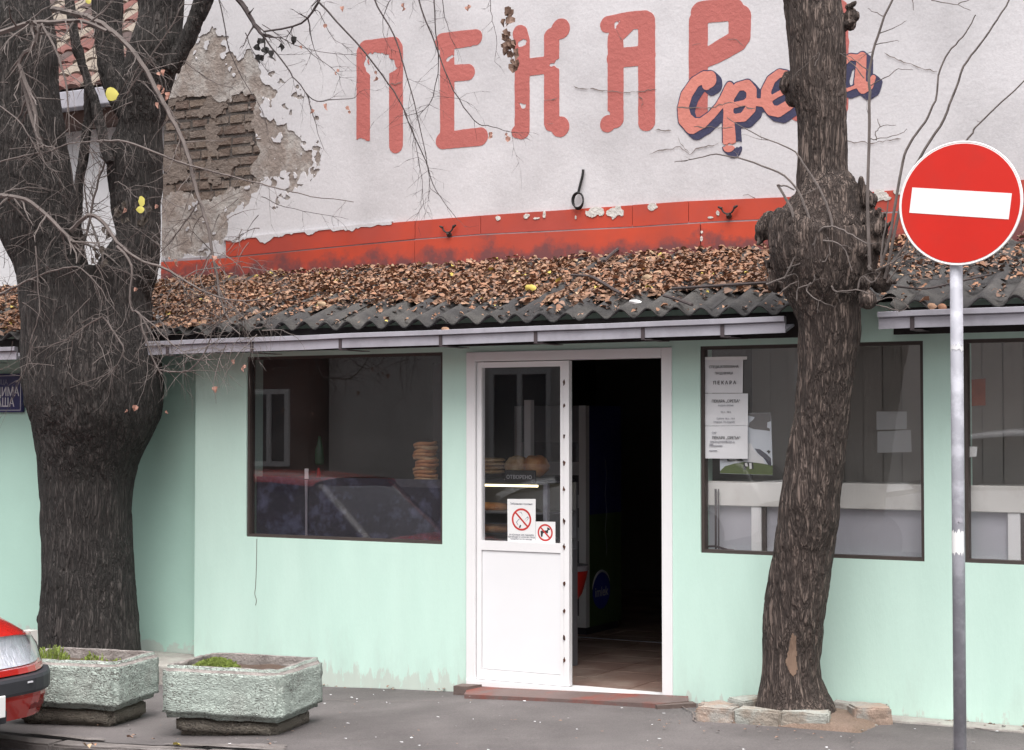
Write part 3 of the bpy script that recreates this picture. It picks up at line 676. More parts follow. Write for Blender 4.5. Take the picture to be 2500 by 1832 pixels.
# flakes of white paint hanging over the red sheets
def flake(px, py, wpx, hpx, seed, m=CHIP, dy=.0178):
    cx, cz = XZ(px, py, UY); hw, hh = wpx / 2 / 300, hpx / 2 / 345
    fn = lambda X, Z: 1 - np.hypot((X - cx) / hw, (Z - cz) / hh) + fbm(X * 32, Z * 32, 4, seed) * 1.7
    iso('paint_flake', fn, cx - hw * 1.7, cx + hw * 1.7, cz - hh * 1.7, cz + hh * 1.7, max(.004, hw / 9), UY - dy, UY - .010, m, gable)
for i, f in enumerate([(1219, 533, 12, 10), (1288, 529, 14, 12), (1332, 524, 6, 14), (1452, 519, 38, 22), (1502, 518, 40, 26), (1593, 506, 20, 14), (1408, 532, 5, 12), (1313, 534, 14, 4), (2152, 478, 30, 22), (2195, 470, 24, 10), (1716, 568, 6, 10), (1715, 584, 6, 12), (1755, 522, 8, 12), (1738, 532, 12, 5)]):
    flake(*f, seed=50 + i, m=CHIP)
tz = lambda X: np.interp(X, [p[0] for p in TOP], [p[1] for p in TOP])
iso('plaster_drips', lambda X, Z: np.minimum(Z - (tz(X) - np.maximum(0, fbm(X * 9, X * 0 + 3, 4, 71) * .17 + .008 + .01 * (X < -2.2)) * np.interp(X, [-2.9, -1.9, -1.2], [.75, .6, 0])), tz(X) + .012 - Z), xat(548, 590), xat(960, 560), 2.88, 3.16, .006, UY - .020, UY - .001, PLASTER, gable)
# iron anchors on the flashing
for px, py in ((1097, 563), (1780, 517)):
    c = onY(px, py, UY - .02); mb = MB(); R0 = .042
    mb.tube([c + Vector((R0 * math.cos(a), -.02, .025 + R0 * math.sin(a))) for a in np.linspace(math.pi * 1.05, math.pi * 1.95, 9)], .006, 6)
    for s in (-1, 1): mb.tube([c + Vector((s * .042, -.02, .02)), c + Vector((s * .066, -.022, .032))], [.011, .006], 6)
    mb.tube([c + Vector((0, .0, -.03)), c + Vector((0, -.025, -.02))], [.02, .012], 8)
    mb.tube([c + Vector((0, -.012, -.02)), c + Vector((0.002, -.012, -.048))], [.012, .004], 6)
    mb.build('iron_anchor', IRON, gable)
# loose cable end
mb = MB(); mb.tube(smoothpts([onY(*p, UY - .02) for p in ((1424, 414), (1422, 430), (1417, 450), (1412, 470))], 4), .009, 6)
for k in range(3):
    c = onY(1412, 492, UY - .025); mb.tube([c + Vector(((.036 + .003 * k) * math.cos(a), -.006 * k, (.055 - .002 * k) * math.sin(a) + .004 * k)) for a in np.linspace(0, 2 * math.pi, 22)], .0055, 5)
tag(mb.build('cable', mat('black_cable', (.012, .012, .013), .6, .1), None, True), 'coiled black cable end hanging on the white wall above the red band', 'cable')

# ================================================================== HOUSE BEHIND (tiled roof, left)
HY = 3.0
back = empty('tiled_house', (-6.5, HY, 2.4), 'white house with red tiled roof seen behind the left tree', 'house')
TILES = [mat('roof_tile_' + n, c, .85, .2, 8, bump=.3, bs=40) for n, c in (('red', (.125, .048, .040)), ('pink', (.14, .075, .063)), ('pale', (.20, .165, .135)), ('brown', (.06, .038, .035)))]
ez = onY(170, 245, HY - .35).z
box('wall', -14, -3.75, HY, HY + .25, 0, ez + .05, PLASTER2, back)
box('soffit', -14, -3.7, HY - .30, HY - .003, ez - .22, ez - .02, mat('brown_soffit', (.10, .06, .05), .85, .2, 5), back)
hg = box('gutter', -14, -3.7, HY - .46, HY - .31, ez - .10, ez + .06, GUTTER, back, .01)
RP = R_(38); uvec = Vector((0, math.cos(RP), math.sin(RP))); nvec = Vector((0, -math.sin(RP), math.cos(RP)))
roofo = mobj('roof', [(-14, HY - .4, ez + .05), (-3.7, HY - .4, ez + .05), (-3.7, HY - .4 + 2.3, ez + .05 + 2.3 * math.tan(RP)), (-14, HY - .4 + 2.3, ez + .05 + 2.3 * math.tan(RP)),
                       (-14, HY + 4.2, ez + .05), (-3.7, HY + 4.2, ez + .05)], [(0, 1, 2, 3), (3, 2, 5, 4), (1, 5, 2), (0, 3, 4)], TILES[3], back)
tp = []
for k in range(7): a = math.pi * k / 6; tp.append((.085 * math.cos(a), .045 * math.sin(a)))
tm = {}
for row in range(9):
    for i in range(22):
        x = -8.6 + i * .178 + (row % 2) * .02; b0 = Vector((x, HY - .42, ez + .06)) + uvec * (row * .29)
        V = []; 
        for t, dz in ((0, .03), (.36, .004)):
            for u, v in tp: V.append(b0 + uvec * t + Vector((u, 0, 0)) + nvec * (v + dz + random.uniform(0, .004)))
        n = len(tp); Fc = [(k, k + 1, n + k + 1, n + k) for k in range(n - 1)] + [tuple(range(n - 1, -1, -1))]
        mi = random.choices((0, 1, 2, 3), (3, 3, 1 + row * .9, 2))[0]
        mobj('roof_tile', V, Fc, TILES[mi], roofo)

# ================================================================== TREES
def remesh_tree(name, parts, m, parent, voxel=.014, disp=.016, fz=.17, fs=17.0, seed=0, extra=None, flat=None):
    mb = MB()
    for pts, rad in parts: mb.tube(pts, rad, 24)
    if extra: extra(mb)
    o = mb.build(name, m, None); md = o.modifiers.new('r', 'REMESH'); md.mode = 'VOXEL'; md.voxel_size = voxel; md.adaptivity = 0
    dg = bpy.context.evaluated_depsgraph_get(); me = bpy.data.meshes.new_from_object(o.evaluated_get(dg)); bpy.data.objects.remove(o)
    n = len(me.vertices); co = np.empty(n * 3, np.float32); me.vertices.foreach_get('co', co); co = co.reshape(-1, 3)
    no = np.empty(n * 3, np.float32); me.vertices.foreach_get('normal', no); no = no.reshape(-1, 3)
    for i in range(n):
        p = Vector(co[i]); s = Vector((p.x * fs, p.y * fs, p.z * fs * fz + 2 * mnoise.noise(p * 2)))
        a = abs(mnoise.noise(s)); b = abs(mnoise.noise(s * 2.1 + Vector((7, 3, 1)))); c = mnoise.noise(p * 6)
        d = disp * (min(a / .22, 1) + .45 * min(b / .25, 1) - 1.05) + .010 * c
        if flat: d *= flat(p)
        co[i] += no[i] * d
    me.vertices.foreach_set('co', co.reshape(-1)); me.polygons.foreach_set('use_smooth', [True] * len(me.polygons))
    me.materials.clear(); me.materials.append(m); me.name = name; me.update()
    return link(bpy.data.objects.new(name, me), parent)
def limb(rows, Yf, n=4):
    """rows: (y, x_left, x_right) in photo pixels -> centre line and radii at depth Yf(y)"""
    pts = []; rad = []
    for y, a, b in rows:
        Y = Yf(y); p = onY((a + b) / 2, y, Y); D = (p - CAM).dot(FW); pts.append(p); rad.append((b - a) / 2 * D / F)
    # resample
    q = smoothpts([(*p, ) for p in pts], n); rr = smoothpts([(r, 0, 0) for r in rad], n)
    return q, [v.x for v in rr]
class Twigs:
    def __init__(s): s.mb = MB(); s.tips = []
    def run(s, pts, r0, r1, n=4, sides=5, jit=.004):
        q = smoothpts(pts, n)
        q = [p + Vector((random.uniform(-jit, jit), random.uniform(-jit, jit), random.uniform(-jit, jit))) for p in q]
        N = len(q); s.mb.tube(q, [r0 + (r1 - r0) * i / (N - 1) for i in range(N)], sides, cap=False); return q
    def grow(s, p, d, L, r, depth, droop=.25, kink=.5):
        n = max(3, int(L / .05)); pts = [p]; d = d.normalized(); c = p.copy()
        for i in range(n):
            d = (d + Vector((random.gauss(0, kink), random.gauss(0, kink), random.gauss(0, kink))) * .32 + Vector((0, 0, -droop * .25))).normalized()
            c = c + d * (L / n); pts.append(c.copy())
        s.mb.tube(pts, [r + (r * .25 - r) * i / n for i in range(n + 1)], 5 if r > .004 else 4, cap=False); s.tips.append((pts[-1], d.copy()))
        if depth > 0:
            for i in range(1, n + 1):
                if random.random() < .62:
                    dd = (d + Vector((random.uniform(-1, 1), random.uniform(-.8, .8), random.uniform(-1, .7))) * .95)
                    s.grow(pts[i], dd, L * random.uniform(.22, .5), max(r * .55, .0012), depth - 1, droop, kink)
    def shoots(s, q, n, L, r, depth=1, droop=.25, side=.9):
        for k in range(n):
            i = random.randrange(1, len(q)); t = (q[i] - q[i - 1]).normalized()
            d = t * random.uniform(.2, .9) + Vector((random.uniform(-side, side), random.uniform(-side, side) * .8, random.uniform(-side, side * .8)))
            s.grow(q[i], d, L * random.uniform(.5, 1.3), r, depth, droop)
# ---- left tree
T1Y = -.42
tree1 = empty('lime_tree', onY(210, 1600, T1Y), 'thick dark forked tree with bare tangled twigs beside the planters', 'tree')
yb = lambda y: T1Y
tr = [(1700, 78, 358), (1640, 90, 348), (1583, 96, 341), (1506, 98, 336), (1468, 102, 333), (1353, 103, 324), (1200, 100, 321), (1126, 93, 336), (1073, 84, 357), (1020, 71, 384), (985, 63, 396), (930, 57, 396), (871, 55, 384), (794, 54, 370), (716, 52, 362), (660, 50, 365)]
parts = [limb(tr, yb)]
parts.append(limb([(760, 60, 230), (700, 50, 225), (640, 35, 210), (581, 12, 200), (500, -20, 185), (430, -40, 172), (349, -60, 160), (232, -75, 142), (116, -85, 136), (0, -90, 118), (-200, -95, 95), (-500, -110, 60)], lambda y: T1Y - .02))
parts.append(limb([(760, 190, 355), (700, 215, 372), (640, 250, 390), (581, 283, 392), (504, 272, 392), (388, 264, 398), (310, 288, 394), (270, 287, 405), (194, 298, 422), (116, 318, 445), (60, 335, 445), (0, 340, 448), (-200, 348, 450), (-550, 370, 445)], lambda y: T1Y + .12))
parts.append(limb([(300, 300, 370), (232, 262, 330), (150, 238, 306), (80, 230, 298), (0, 226, 298), (-200, 222, 288), (-500, 205, 255)], lambda y: T1Y + .06))
parts.append(limb([(170, 395, 440), (116, 430, 468), (60, 452, 494), (0, 474, 518), (-200, 545, 585), (-450, 620, 650)], lambda y: T1Y + .12))
parts.append(limb([(400, 255, 280), (349, 240, 266), (270, 225, 250), (190, 200, 222), (110, 175, 198), (40, 162, 186), (-60, 150, 172)], lambda y: T1Y - .15))
parts.append(limb([(560, 160, 198), (470, 176, 204), (400, 188, 212), (310, 200, 226), (250, 205, 225), (180, 206, 222)], lambda y: T1Y - .12))
def lumps1(mb):
    random.seed(3)
    def ball(px, py, r, dy=0):
        c = onY(px, py, T1Y + dy); pr = [(r * math.sin(a), -r * math.cos(a)) for a in np.linspace(.1, math.pi - .1, 9)]; mb.lathe(pr, c, 14)
    for a in ((104, 1512, .045, -.05), (240, 700, .15, -.1), (180, 690, .12, -.15)): ball(*a)
remesh_tree('trunk', parts, BARK, tree1, .011, .008, extra=lumps1)
random.seed(21)
tw = Twigs()
P_ = lambda L, Y: [onY(x, y, Y + i * .0) for i, (x, y) in enumerate(L)]
main = [([(128, 23), (217, 43), (279, 81), (333, 136), (380, 217), (418, 287), (457, 372), (480, 473), (504, 542), (523, 639), (542, 747), (566, 790)], -.72, .022, .006, 14, .35),
        ([(240, 345), (310, 347), (399, 380), (465, 405), (562, 430), (640, 450), (700, 465), (760, 480), (865, 493)], -.75, .009, .0022, 8, .22),
        ([(174, 562), (217, 527), (248, 539), (287, 593), (337, 632), (400, 655), (460, 690), (520, 720), (600, 735), (690, 712)], -.8, .016, .003, 12, .3),
        ([(0, 480), (24, 481), (78, 496), (147, 558), (176, 590)], -.85, .02, .012, 6, .3),
        ([(-20, 90), (60, 60), (120, 55), (200, 52), (260, 75)], -.8, .02, .012, 6, .3),
        ([(100, 60), (130, 110), (150, 160), (165, 235), (170, 330)], -.85, .010, .004, 5, .25),
        ([(45, 150), (60, 220), (82, 300), (97, 350)], -.85, .014, .016, 3, .25),
        ([(98, 60), (80, 110), (48, 155), (80, 250), (95, 355)], -.88, .016, .012, 5, .25),
        ([(250, 774), (300, 845), (287, 890), (255, 918), (147, 955)], -.85, .0065, .0015, 9, .16),
        ([(340, 766), (356, 832), (384, 900), (398, 905), (460, 905), (505, 850), (523, 800), (555, 760)], -.85, .007, .0035, 12, .2),
        ([(285, 600), (320, 650), (318, 750), (345, 770), (400, 870)], -.9, .009, .003, 8, .2),
        ([(0, 720), (60, 690), (110, 668), (170, 652), (205, 662), (250, 708)], -.88, .008, .004, 9, .25),
        ([(87, 600), (93, 700), (97, 760), (75, 830), (62, 905), (40, 935)], -.9, .006, .0018, 8, .2),
        ([(250, 774), (200, 800), (150, 835), (80, 850)], -.9, .006, .002, 8, .2),
        ([(330, 760), (380, 800), (420, 840), (480, 880), (520, 860)], -.9, .005, .002, 8, .2),
        ([(520, 700), (580, 760), (640, 800), (690, 700)], -.7, .005, .002, 6, .2),
        ([(0, 395), (60, 380), (110, 372), (180, 350), (250, 345)], -.9, .006, .003, 9, .25),
        ([(0, 260), (40, 290), (70, 330), (110, 400), (140, 420)], -.9, .006, .003, 8, .22),
        ([(480, 500), (440, 560), (400, 610), (350, 650)], -.75, .006, .002, 7, .2),
        ([(310, 230), (360, 150), (420, 60), (450, 0)], -.6, .006, .004, 7, .25),
        ([(400, 100), (450, 150), (520, 200), (570, 215)], -.3, .005, .002, 5, .2), ([(190, 640), (215, 560), (235, 460), (262, 380)], -.5, .012, .006, 9, .2), ([(255, 650), (240, 590), (215, 520), (205, 430)], -.5, .009, .004, 9, .2), ([(170, 560), (200, 590), (240, 610), (280, 640)], -.5, .010, .006, 7, .2)]
for L, Y, r0, r1, n, ln in main:
    qq = tw.run(P_(L, Y), r0, r1); tw.shoots(qq, int(n * 2.6), ln * .95, max(r1 * .7, .0018), 1)
for k in range(230):      # tangle of fine shoots in front of the fork
    px, py = random.choice(((random.uniform(0, 420), random.uniform(380, 900)), (random.uniform(0, 360), random.uniform(0, 420)), (random.uniform(330, 640), random.uniform(480, 860))))
    p = onY(px, py, random.uniform(-1.0, -.62)); tw.grow(p, Vector((random.uniform(-1, 1), random.uniform(-.5, .5), random.uniform(-1, .6))), random.uniform(.12, .42), random.uniform(.0016, .0038), 1, .3)
tw.mb.build('twigs', TWIG, tree1)
tag(tree1.children[-1], kind='stuff')
tw2 = Twigs()
hang = [([(560, -30), (600, 23), (622, 62), (643, 89)], -.1, .022, .010, 5, .2), ([(643, 89), (690, 150), (724, 198), (766, 244), (800, 246), (867, 240)], -.1, .006, .0022, 9, .22),
        ([(750, 232), (765, 285), (789, 364)], -.1, .0035, .0013, 5, .12), ([(770, -10), (782, 8), (871, 105), (949, 205), (987, 271), (1038, 395), (1065, 465), (1115, 535)], -.15, .0075, .0018, 12, .25),
        ([(905, -20), (914, 0), (960, 85), (987, 167), (1018, 279), (1042, 387), (1050, 460)], -.2, .0065, .0018, 12, .22), ([(1010, -30), (1022, 0), (1065, 116), (1108, 221), (1158, 294), (1200, 310), (1259, 325)], -.2, .006, .0018, 10, .2),
        ([(1061, -10), (1063, 78), (1071, 155), (1049, 256), (991, 283)], -.18, .0045, .0018, 9, .2), ([(790, -15), (782, 0), (736, 58), (643, 79)], -.12, .007, .007, 4, .2),
        ([(600, 80), (620, 130), (655, 175)], -.12, .004, .0015, 4, .15), ([(640, 60), (720, 110), (800, 130), (868, 135)], -.12, .003, .0014, 7, .18), ([(700, 75), (760, 130), (820, 175), (830, 190)], -.1, .003, .0012, 6, .15),
        ([(530, -20), (548, 60), (560, 120), (590, 190), (640, 270), (655, 330)], .0, .005, .0015, 8, .16), ([(640, 480), (680, 500), (760, 520), (850, 535)], .0, .003, .0012, 4, .14),
        ([(1195, -10), (1200, 40), (1212, 90), (1208, 150)], -.1, .0025, .0012, 4, .1), ([(1080, -10), (1090, 60), (1110, 110)], -.1, .003, .0012, 4, .14), ([(960, -10), (940, 30), (935, 80), (960, 130)], -.1, .003, .0012, 5, .15),
        ([(780, 30), (810, 90), (840, 110)], -.1, .0028, .0012, 4, .12), ([(985, 270), (1010, 330), (1030, 440), (1035, 510)], -.2, .003, .0012, 7, .14)]
for L, Y, r0, r1, n, ln in hang:
    qq = tw2.run(P_(L, Y), r0, r1); tw2.shoots(qq, int(n * 1.5), ln, max(r1 * .75, .0013), 1)
tw2.mb.build('hanging_twigs', TWIGD, tree1); tag(tree1.children[-1], kind='stuff')
# leaves still on the twigs
def leafmesh(c, d, size, curl=.3, up=None):
    """folded heart-shaped lime leaf: 8 vertices, 6 triangles-ish"""
    d = d.normalized(); s = d.cross(up or Vector((random.gauss(0, 1), random.gauss(0, 1), random.gauss(0, 1)))).normalized(); nn = s.cross(d)
    L = size; W = size * random.uniform(.32, .5); k = curl * size
    pts = [c, c + d * L * .15 + s * W + nn * k * .8, c + d * L * .55 + s * W * .9 + nn * k, c + d * L - nn * k * .6, c + d * L * .55 - s * W * .9 + nn * k * .9, c + d * L * .15 - s * W + nn * k, c + d * L * .5]
    return pts, [(0, 1, 6), (1, 2, 6), (2, 3, 6), (3, 4, 6), (4, 5, 6), (5, 0, 6)]
def hang_leaves(pl, m, name, parent, size=.055, Y=-.5):
    for px, py, n in pl:
        mb = MB()
        for k in range(n):
            c = onY(px + random.uniform(-8, 8), py + random.uniform(-8, 8), Y + random.uniform(-.02, .02))
            V, Fc = leafmesh(c, Vector((random.uniform(-.4, .4), random.uniform(-.3, .3), -1)), size * random.uniform(.7, 1.2), .35); mb.add(V, Fc)
        mb.build(name, m, parent)
hang_leaves([(395, 172, 2), (400, 215, 3), (412, 228, 2), (385, 243, 1), (330, 990, 1), (316, 997, 1), (410, 1003, 1), (525, 945, 1), (590, 890, 2), (566, 885, 1), (420, 633, 2), (436, 640, 1), (532, 640, 1), (515, 630, 1), (340, 705, 1), (300, 515, 1), (382, 507, 1)], PLEAF, 'leaf', tree1, .036, -.75)
hang_leaves([(758, 265, 1), (822, 175, 2), (800, 250, 2), (850, 262, 2), (840, 15, 1), (990, 15, 2), (925, 180, 2), (1200, 330, 2), (1240, 330, 2), (735, 105, 1), (795, 60, 1), (1145, 12, 2)], PLEAF, 'leaf', tree1, .034, -.15)
hang_leaves([(1236, 20, 4), (1240, 45, 5), (1238, 75, 5), (1246, 95, 5), (1252, 120, 4), (1256, 150, 4), (1232, 110, 3)], LEAFM[3], 'dry_leaf_clump', tree1, .055, -.1)
hang_leaves([(635, 100, 4), (650, 118, 4), (640, 135, 3), (665, 128, 2), (625, 110, 2), (718, 90, 2), (680, 105, 2)], mat('dark_withered_leaf', (.02, .018, .018), .9, .2, 10), 'dry_leaf_clump', tree1, .05, -.12)
hang_leaves([(300, 490, 4), (330, 500, 4), (360, 505, 4), (285, 510, 4), (310, 530, 4), (350, 530, 4), (240, 600, 3), (235, 625, 3), (262, 560, 3), (250, 640, 3)], mat('dusty_dead_leaf', (.075, .062, .052), .95, .3, 12), 'dry_leaf_clump', tree1, .05, -.70)
def round_leaf(name, c, rx, rz, m, parent, tilt=.3):
    V = [c]; n = 14
    for k in range(n):
        a = 2 * math.pi * k / n; rr = 1 + random.uniform(-.10, .10); V.append(c + RT * (math.cos(a) * rx * rr) + Vector((0, 0, math.sin(a) * rz * rr)) - fh * (tilt * rx * (math.cos(2 * a + .6) * .35)))
    return mobj(name, V, [(0, 1 + k, 1 + (k + 1) % n) for k in range(n)], m, parent, True)
round_leaf('yellow_leaf', onY(273, 230, -.95), .042, .042, YLEAF, tree1); round_leaf('yellow_leaf', onY(346, 492, -.9), .020, .034, YLEAF, tree1); round_leaf('yellow_leaf', onY(343, 512, -.91), .026, .022, YLEAF, tree1); round_leaf('yellow_leaf', onY(216, 3, -.6), .02, .02, YLEAF, tree1)
# ---- right tree
T2 = lambda y: float(np.interp(y, [200, 800, 1740], [-.46, -.42, -.30]))
tree2 = empty('pollarded_tree', onY(1938, 1735, -.30), 'leaning pollarded tree with a swollen burl in front of the shop window', 'tree')
rows = [(1790, 1822, 2058), (1742, 1836, 2044), (1700, 1850, 2020), (1641, 1859, 2004), (1551, 1861, 2006), (1475, 1867, 2016), (1400, 1882, 2025), (1241, 1902, 2050), (1136, 1918, 2060), (1031, 1937, 2071), (925, 1946, 2083), (820, 1951, 2098), (780, 1948, 2100),
        (745, 1935, 2105), (701, 1910, 2125), (648, 1892, 2140), (600, 1880, 2140), (560, 1878, 2130), (530, 1905, 2118), (495, 1926, 2105), (465, 1936, 2094), (435, 1942, 2072), (400, 1946, 2066), (340, 1948, 2066), (275, 1944, 2067), (191, 1928, 2064), (85, 1922, 2063), (0, 1911, 2050), (-200, 1900, 2040), (-450, 1890, 2020), (-700, 1890, 2000)]
def lumps2(mb):
    random.seed(11)
    def ball(px, py, r, dy=0, sz=1.0):
        c = onY(px, py, -.43 + dy); mb.lathe([(r * math.sin(a), -r * sz * math.cos(a)) for a in np.linspace(.12, math.pi - .12, 8)], c, 10)
    for a in ((1868, 560, .06), (1880, 540, .055), (1855, 578, .035), (2128, 540, .06), (2140, 560, .07), (2150, 600, .05), (2100, 470, .05), (2120, 490, .05), (1930, 205, .07), (1925, 190, .04), (1940, 240, .05), (2080, 40, .04), (2076, 62, .03), (2090, 640, .06), (2150, 690, .06), (1895, 690, .05), (1900, 640, .05)): ball(*a)
    for k in range(22):
        px, py = random.uniform(1900, 2120), random.uniform(500, 735); ball(px, py, random.uniform(.025, .055), -random.uniform(.09, .15))
    for a, b, r in (((1885, 545), (1872, 528), .02), ((1870, 570), (1845, 562), .018), ((1862, 585), (1846, 600), .016), ((2125, 540), (2150, 508), .022), ((2140, 545), (2168, 518), .02), ((2150, 570), (2176, 540), .018), ((2105, 480), (2102, 432), .022), ((2110, 480), (2122, 470), .02),
                    ((2150, 690), (2190, 690), .02), ((2135, 670), (2172, 650), .018), ((1892, 640), (1862, 640), .014), ((1900, 690), (1880, 660), .016), ((1895, 700), (1860, 625), .008), ((2068, 20), (2092, 5), .014), ((2066, 60), (2086, 52), .016)):
        p0, p1 = onY(*a, -.45), onY(*b, -.47); mb.tube([p0, p0.lerp(p1, .5), p1], [r * 1.2, r, r * .45], 8)
remesh_tree('trunk', [limb(rows, T2)], BARK2, tree2, .009, .007, fs=21, extra=lumps2)
# pale wound near the foot
wv = polyf([(1934, 1546), (1944, 1554), (1947, 1585), (1942, 1612), (1950, 1632), (1938, 1654), (1926, 1640), (1917, 1612), (1925, 1578)])
tw3 = Twigs(); random.seed(5)
spr = [([(2122, 660), (2122, 627), (2118, 466), (2122, 254), (2124, 169), (2143, 85), (2177, 0), (2190, -30)], -.55, .0105, .005, 5), ([(2150, 650), (2175, 560), (2203, 400), (2222, 351), (2258, 298), (2283, 245), (2295, 169), (2324, 119), (2358, 80), (2382, 36)], -.50, .009, .003, 0),
       ([(2160, 680), (2200, 500), (2244, 387), (2295, 308), (2326, 237), (2353, 162), (2392, 109), (2435, 48), (2470, -10)], -.48, .009, .004, 0), ([(2150, 690), (2210, 600), (2260, 480), (2365, 339), (2392, 300), (2500, 199), (2540, 160)], -.46, .008, .003, 2),
       ([(1964, 610), (1931, 510), (1897, 453)], -.68, .009, .007, 0), ([(1897, 453), (1920, 455), (1940, 465)], -.68, .005, .004, 0), ([(1984, 616), (1977, 542), (1948, 467), (1899, 421), (1820, 392), (1749, 377), (1690, 390), (1647, 396)], -.68, .008, .002, 2),
       ([(2033, 613), (2030, 542), (2009, 478), (1962, 400), (1930, 365), (1859, 335), (1775, 288)], -.66, .008, .002, 2), ([(1985, 600), (2005, 560), (2040, 555), (2080, 575), (2115, 595)], -.70, .006, .004, 1), ([(2010, 588), (2055, 600), (2080, 660)], -.70, .005, .003, 1),
       ([(1915, 680), (1935, 640), (1955, 610), (1975, 606), (1960, 640), (1920, 655)], -.69, .005, .003, 1), ([(1870, 695), (1910, 680), (1960, 660)], -.66, .006, .004, 1), ([(1980, 690), (1970, 710), (1990, 730), (2005, 735)], -.68, .005, .003, 3), ([(1945, 735), (1950, 705), (1985, 690), (1988, 670)], -.68, .004, .003, 2),
       ([(2030, 700), (2045, 712), (2090, 708), (2122, 716)], -.68, .005, .003, 3), ([(2092, 708), (2105, 675), (2130, 690), (2150, 662)], -.66, .005, .003, 1), ([(1985, 590), (2000, 610), (2020, 580), (2028, 625)], -.69, .0045, .003, 1), ([(1900, 720), (1930, 695), (1948, 688)], -.66, .005, .004, 0),
       ([(2098, 752), (2130, 740), (2170, 728), (2200, 735), (2222, 755)], -.5, .004, .002, 1), ([(2110, 740), (2180, 755), (2200, 760), (2220, 745)], -.5, .004, .002, 0), ([(1952, 600), (1995, 625), (2010, 640), (2025, 620)], -.69, .004, .003, 0),
       ([(2150, 640), (2160, 560), (2170, 490)], -.55, .006, .003, 2), ([(2140, 660), (2180, 640), (2230, 610)], -.5, .006, .003, 1), ([(2165, 690), (2200, 640), (2225, 570), (2215, 520)], -.5, .005, .003, 1)]
for L, Y, r0, r1, n in spr:
    qq = tw3.run(P_(L, Y), r0, r1, jit=.003)
    if n: tw3.shoots(qq, n, .10, .0022, 1, .1)
for k in range(26):
    i = random.randrange(0, 2)
    base = onY(random.choice((2122, 2122, 2290)), random.uniform(20, 420), -.52)
for L in (([(2143, 85), (2180, 70), (2213, 50)]), ([(2160, 40), (2140, 32), (2120, 22)]), ([(2136, 110), (2165, 104), (2195, 100)]), ([(2122, 340), (2140, 340), (2190, 330), (2215, 316)]), ([(2140, 342), (2138, 325), (2150, 310), (2185, 306)]), ([(2150, 312), (2142, 290)]), ([(2120, 210), (2160, 190), (2195, 170), (2230, 172)]), ([(2122, 176), (2085, 145), (2060, 130)]), ([(2110, 190), (2075, 150), (2030, 118), (1975, 82)])):
    tw3.run(P_(L, -.52), .0032, .0014)
for L in (([(1990, 160), (2000, 130), (1975, 150), (1930, 195)]), ([(2273, 0), (2330, 10), (2370, 25)]), ([(2340, 10), (2380, -5)]), ([(2228, -5), (2230, 25)])):
    tw3.run(P_(L, -.62), .003, .0014)
tw3.mb.build('sprouts', TWIG, tree2); tag(tree2.children[-1], kind='stuff')
# wound as a shallow scar lying on the bark
c = onY(1935, 1600, -.30); D = (c - CAM).dot(FW)
fnw = lambda X, Z: wv(X, Z)
gx_, gz_ = np.arange(1912, 1956, 2.), np.arange(1544, 1660, 2.); WX, WZ = np.meshgrid(gx_, gz_); WA = wv(WX, WZ) + fbm(WX * .2, WZ * .06, 4, 8) * 12
dgr = bpy.context.evaluated_depsgraph_get()
trunk2 = [o for o in tree2.children if o.name.startswith('trunk')][0]
from mathutils.bvhtree import BVHTree
bv = BVHTree.FromPolygons([v.co for v in trunk2.data.vertices], [tuple(p.vertices) for p in trunk2.data.polygons])
V = []; Fc = []; idx = {}
def hit(px, py):
    k = (px, py)
    if k not in idx:
        h = bv.ray_cast(CAM, ray(px, py).normalized()); idx[k] = len(V); V.append(h[0] - ray(px, py).normalized() * .003 if h[0] else onY(px, py, -.5))
    return idx[k]
for j in range(len(gz_) - 1):
    for i in range(len(gx_) - 1):
        if WA[j, i] > 0 and WA[j + 1, i + 1] > 0: Fc.append((hit(gx_[i], gz_[j]), hit(gx_[i + 1], gz_[j]), hit(gx_[i + 1], gz_[j + 1]), hit(gx_[i], gz_[j + 1])))
if Fc: mobj('wound', V, Fc, mat('bare_wood', (.22, .145, .105), .9, .25, 12, stretch=(1, 1, .2), bump=.5), tree2, True)

# ================================================================== TREE PIT
pit = empty('tree_pit_edging', (1.85, -.55, .05), 'low border of broken stones and bricks round the leaning tree', 'edging')
def stone(name, cpx, L, W, H, rot, m, zb, seed, parent=pit, tilt=0.0):
    bm = bmesh.new(); bmesh.ops.create_cube(bm, size=1); bmesh.ops.scale(bm, vec=(L, W, H), verts=bm.verts)
    bmesh.ops.bevel(bm, geom=bm.edges[:], offset=min(L, W, H) * .09, segments=2, affect='EDGES')
    bmesh.ops.subdivide_edges(bm, edges=[e for e in bm.edges if e.calc_length() > .05], cuts=3, use_grid_fill=True)
    for v in bm.verts:
        n = v.co * 14 + Vector((seed * 3.1, seed, 0)); v.co += Vector((mnoise.noise(n), mnoise.noise(n + Vector((9, 0, 0))), mnoise.noise(n + Vector((0, 9, 0))))) * .009
    M = Matrix.Translation((cpx[0], cpx[1], zb + H / 2 - .02)) @ Matrix.Rotation(R_(rot), 4, 'Z') @ Matrix.Rotation(R_(tilt), 4, 'Y'); bm.transform(M)
    return bmobj(name, bm, m, parent)
zg = .045
GP = lambda px, py, z=zg: onZ(px, py, z)
def st(px0, py0, px1, py1, W, H, m, seed, tilt=0.0):
    a, b = GP(px0, py0), GP(px1, py1); d = b - a; L = d.length; n = Vector((-d.y, d.x, 0)).normalized(); c = (a + b) / 2 + n * W / 2
    stone('stone', (c.x, c.y), L, W, H, math.degrees(math.atan2(d.y, d.x)), m, g(c.x), seed, tilt=tilt)
st(1699, 1757, 1792, 1764, .13, .095, STONE_B, 1); st(1793, 1764, 1903, 1775, .11, .10, STONE_M, 2); st(1903, 1774, 2020, 1782, .12, .105, STONE_M, 3)
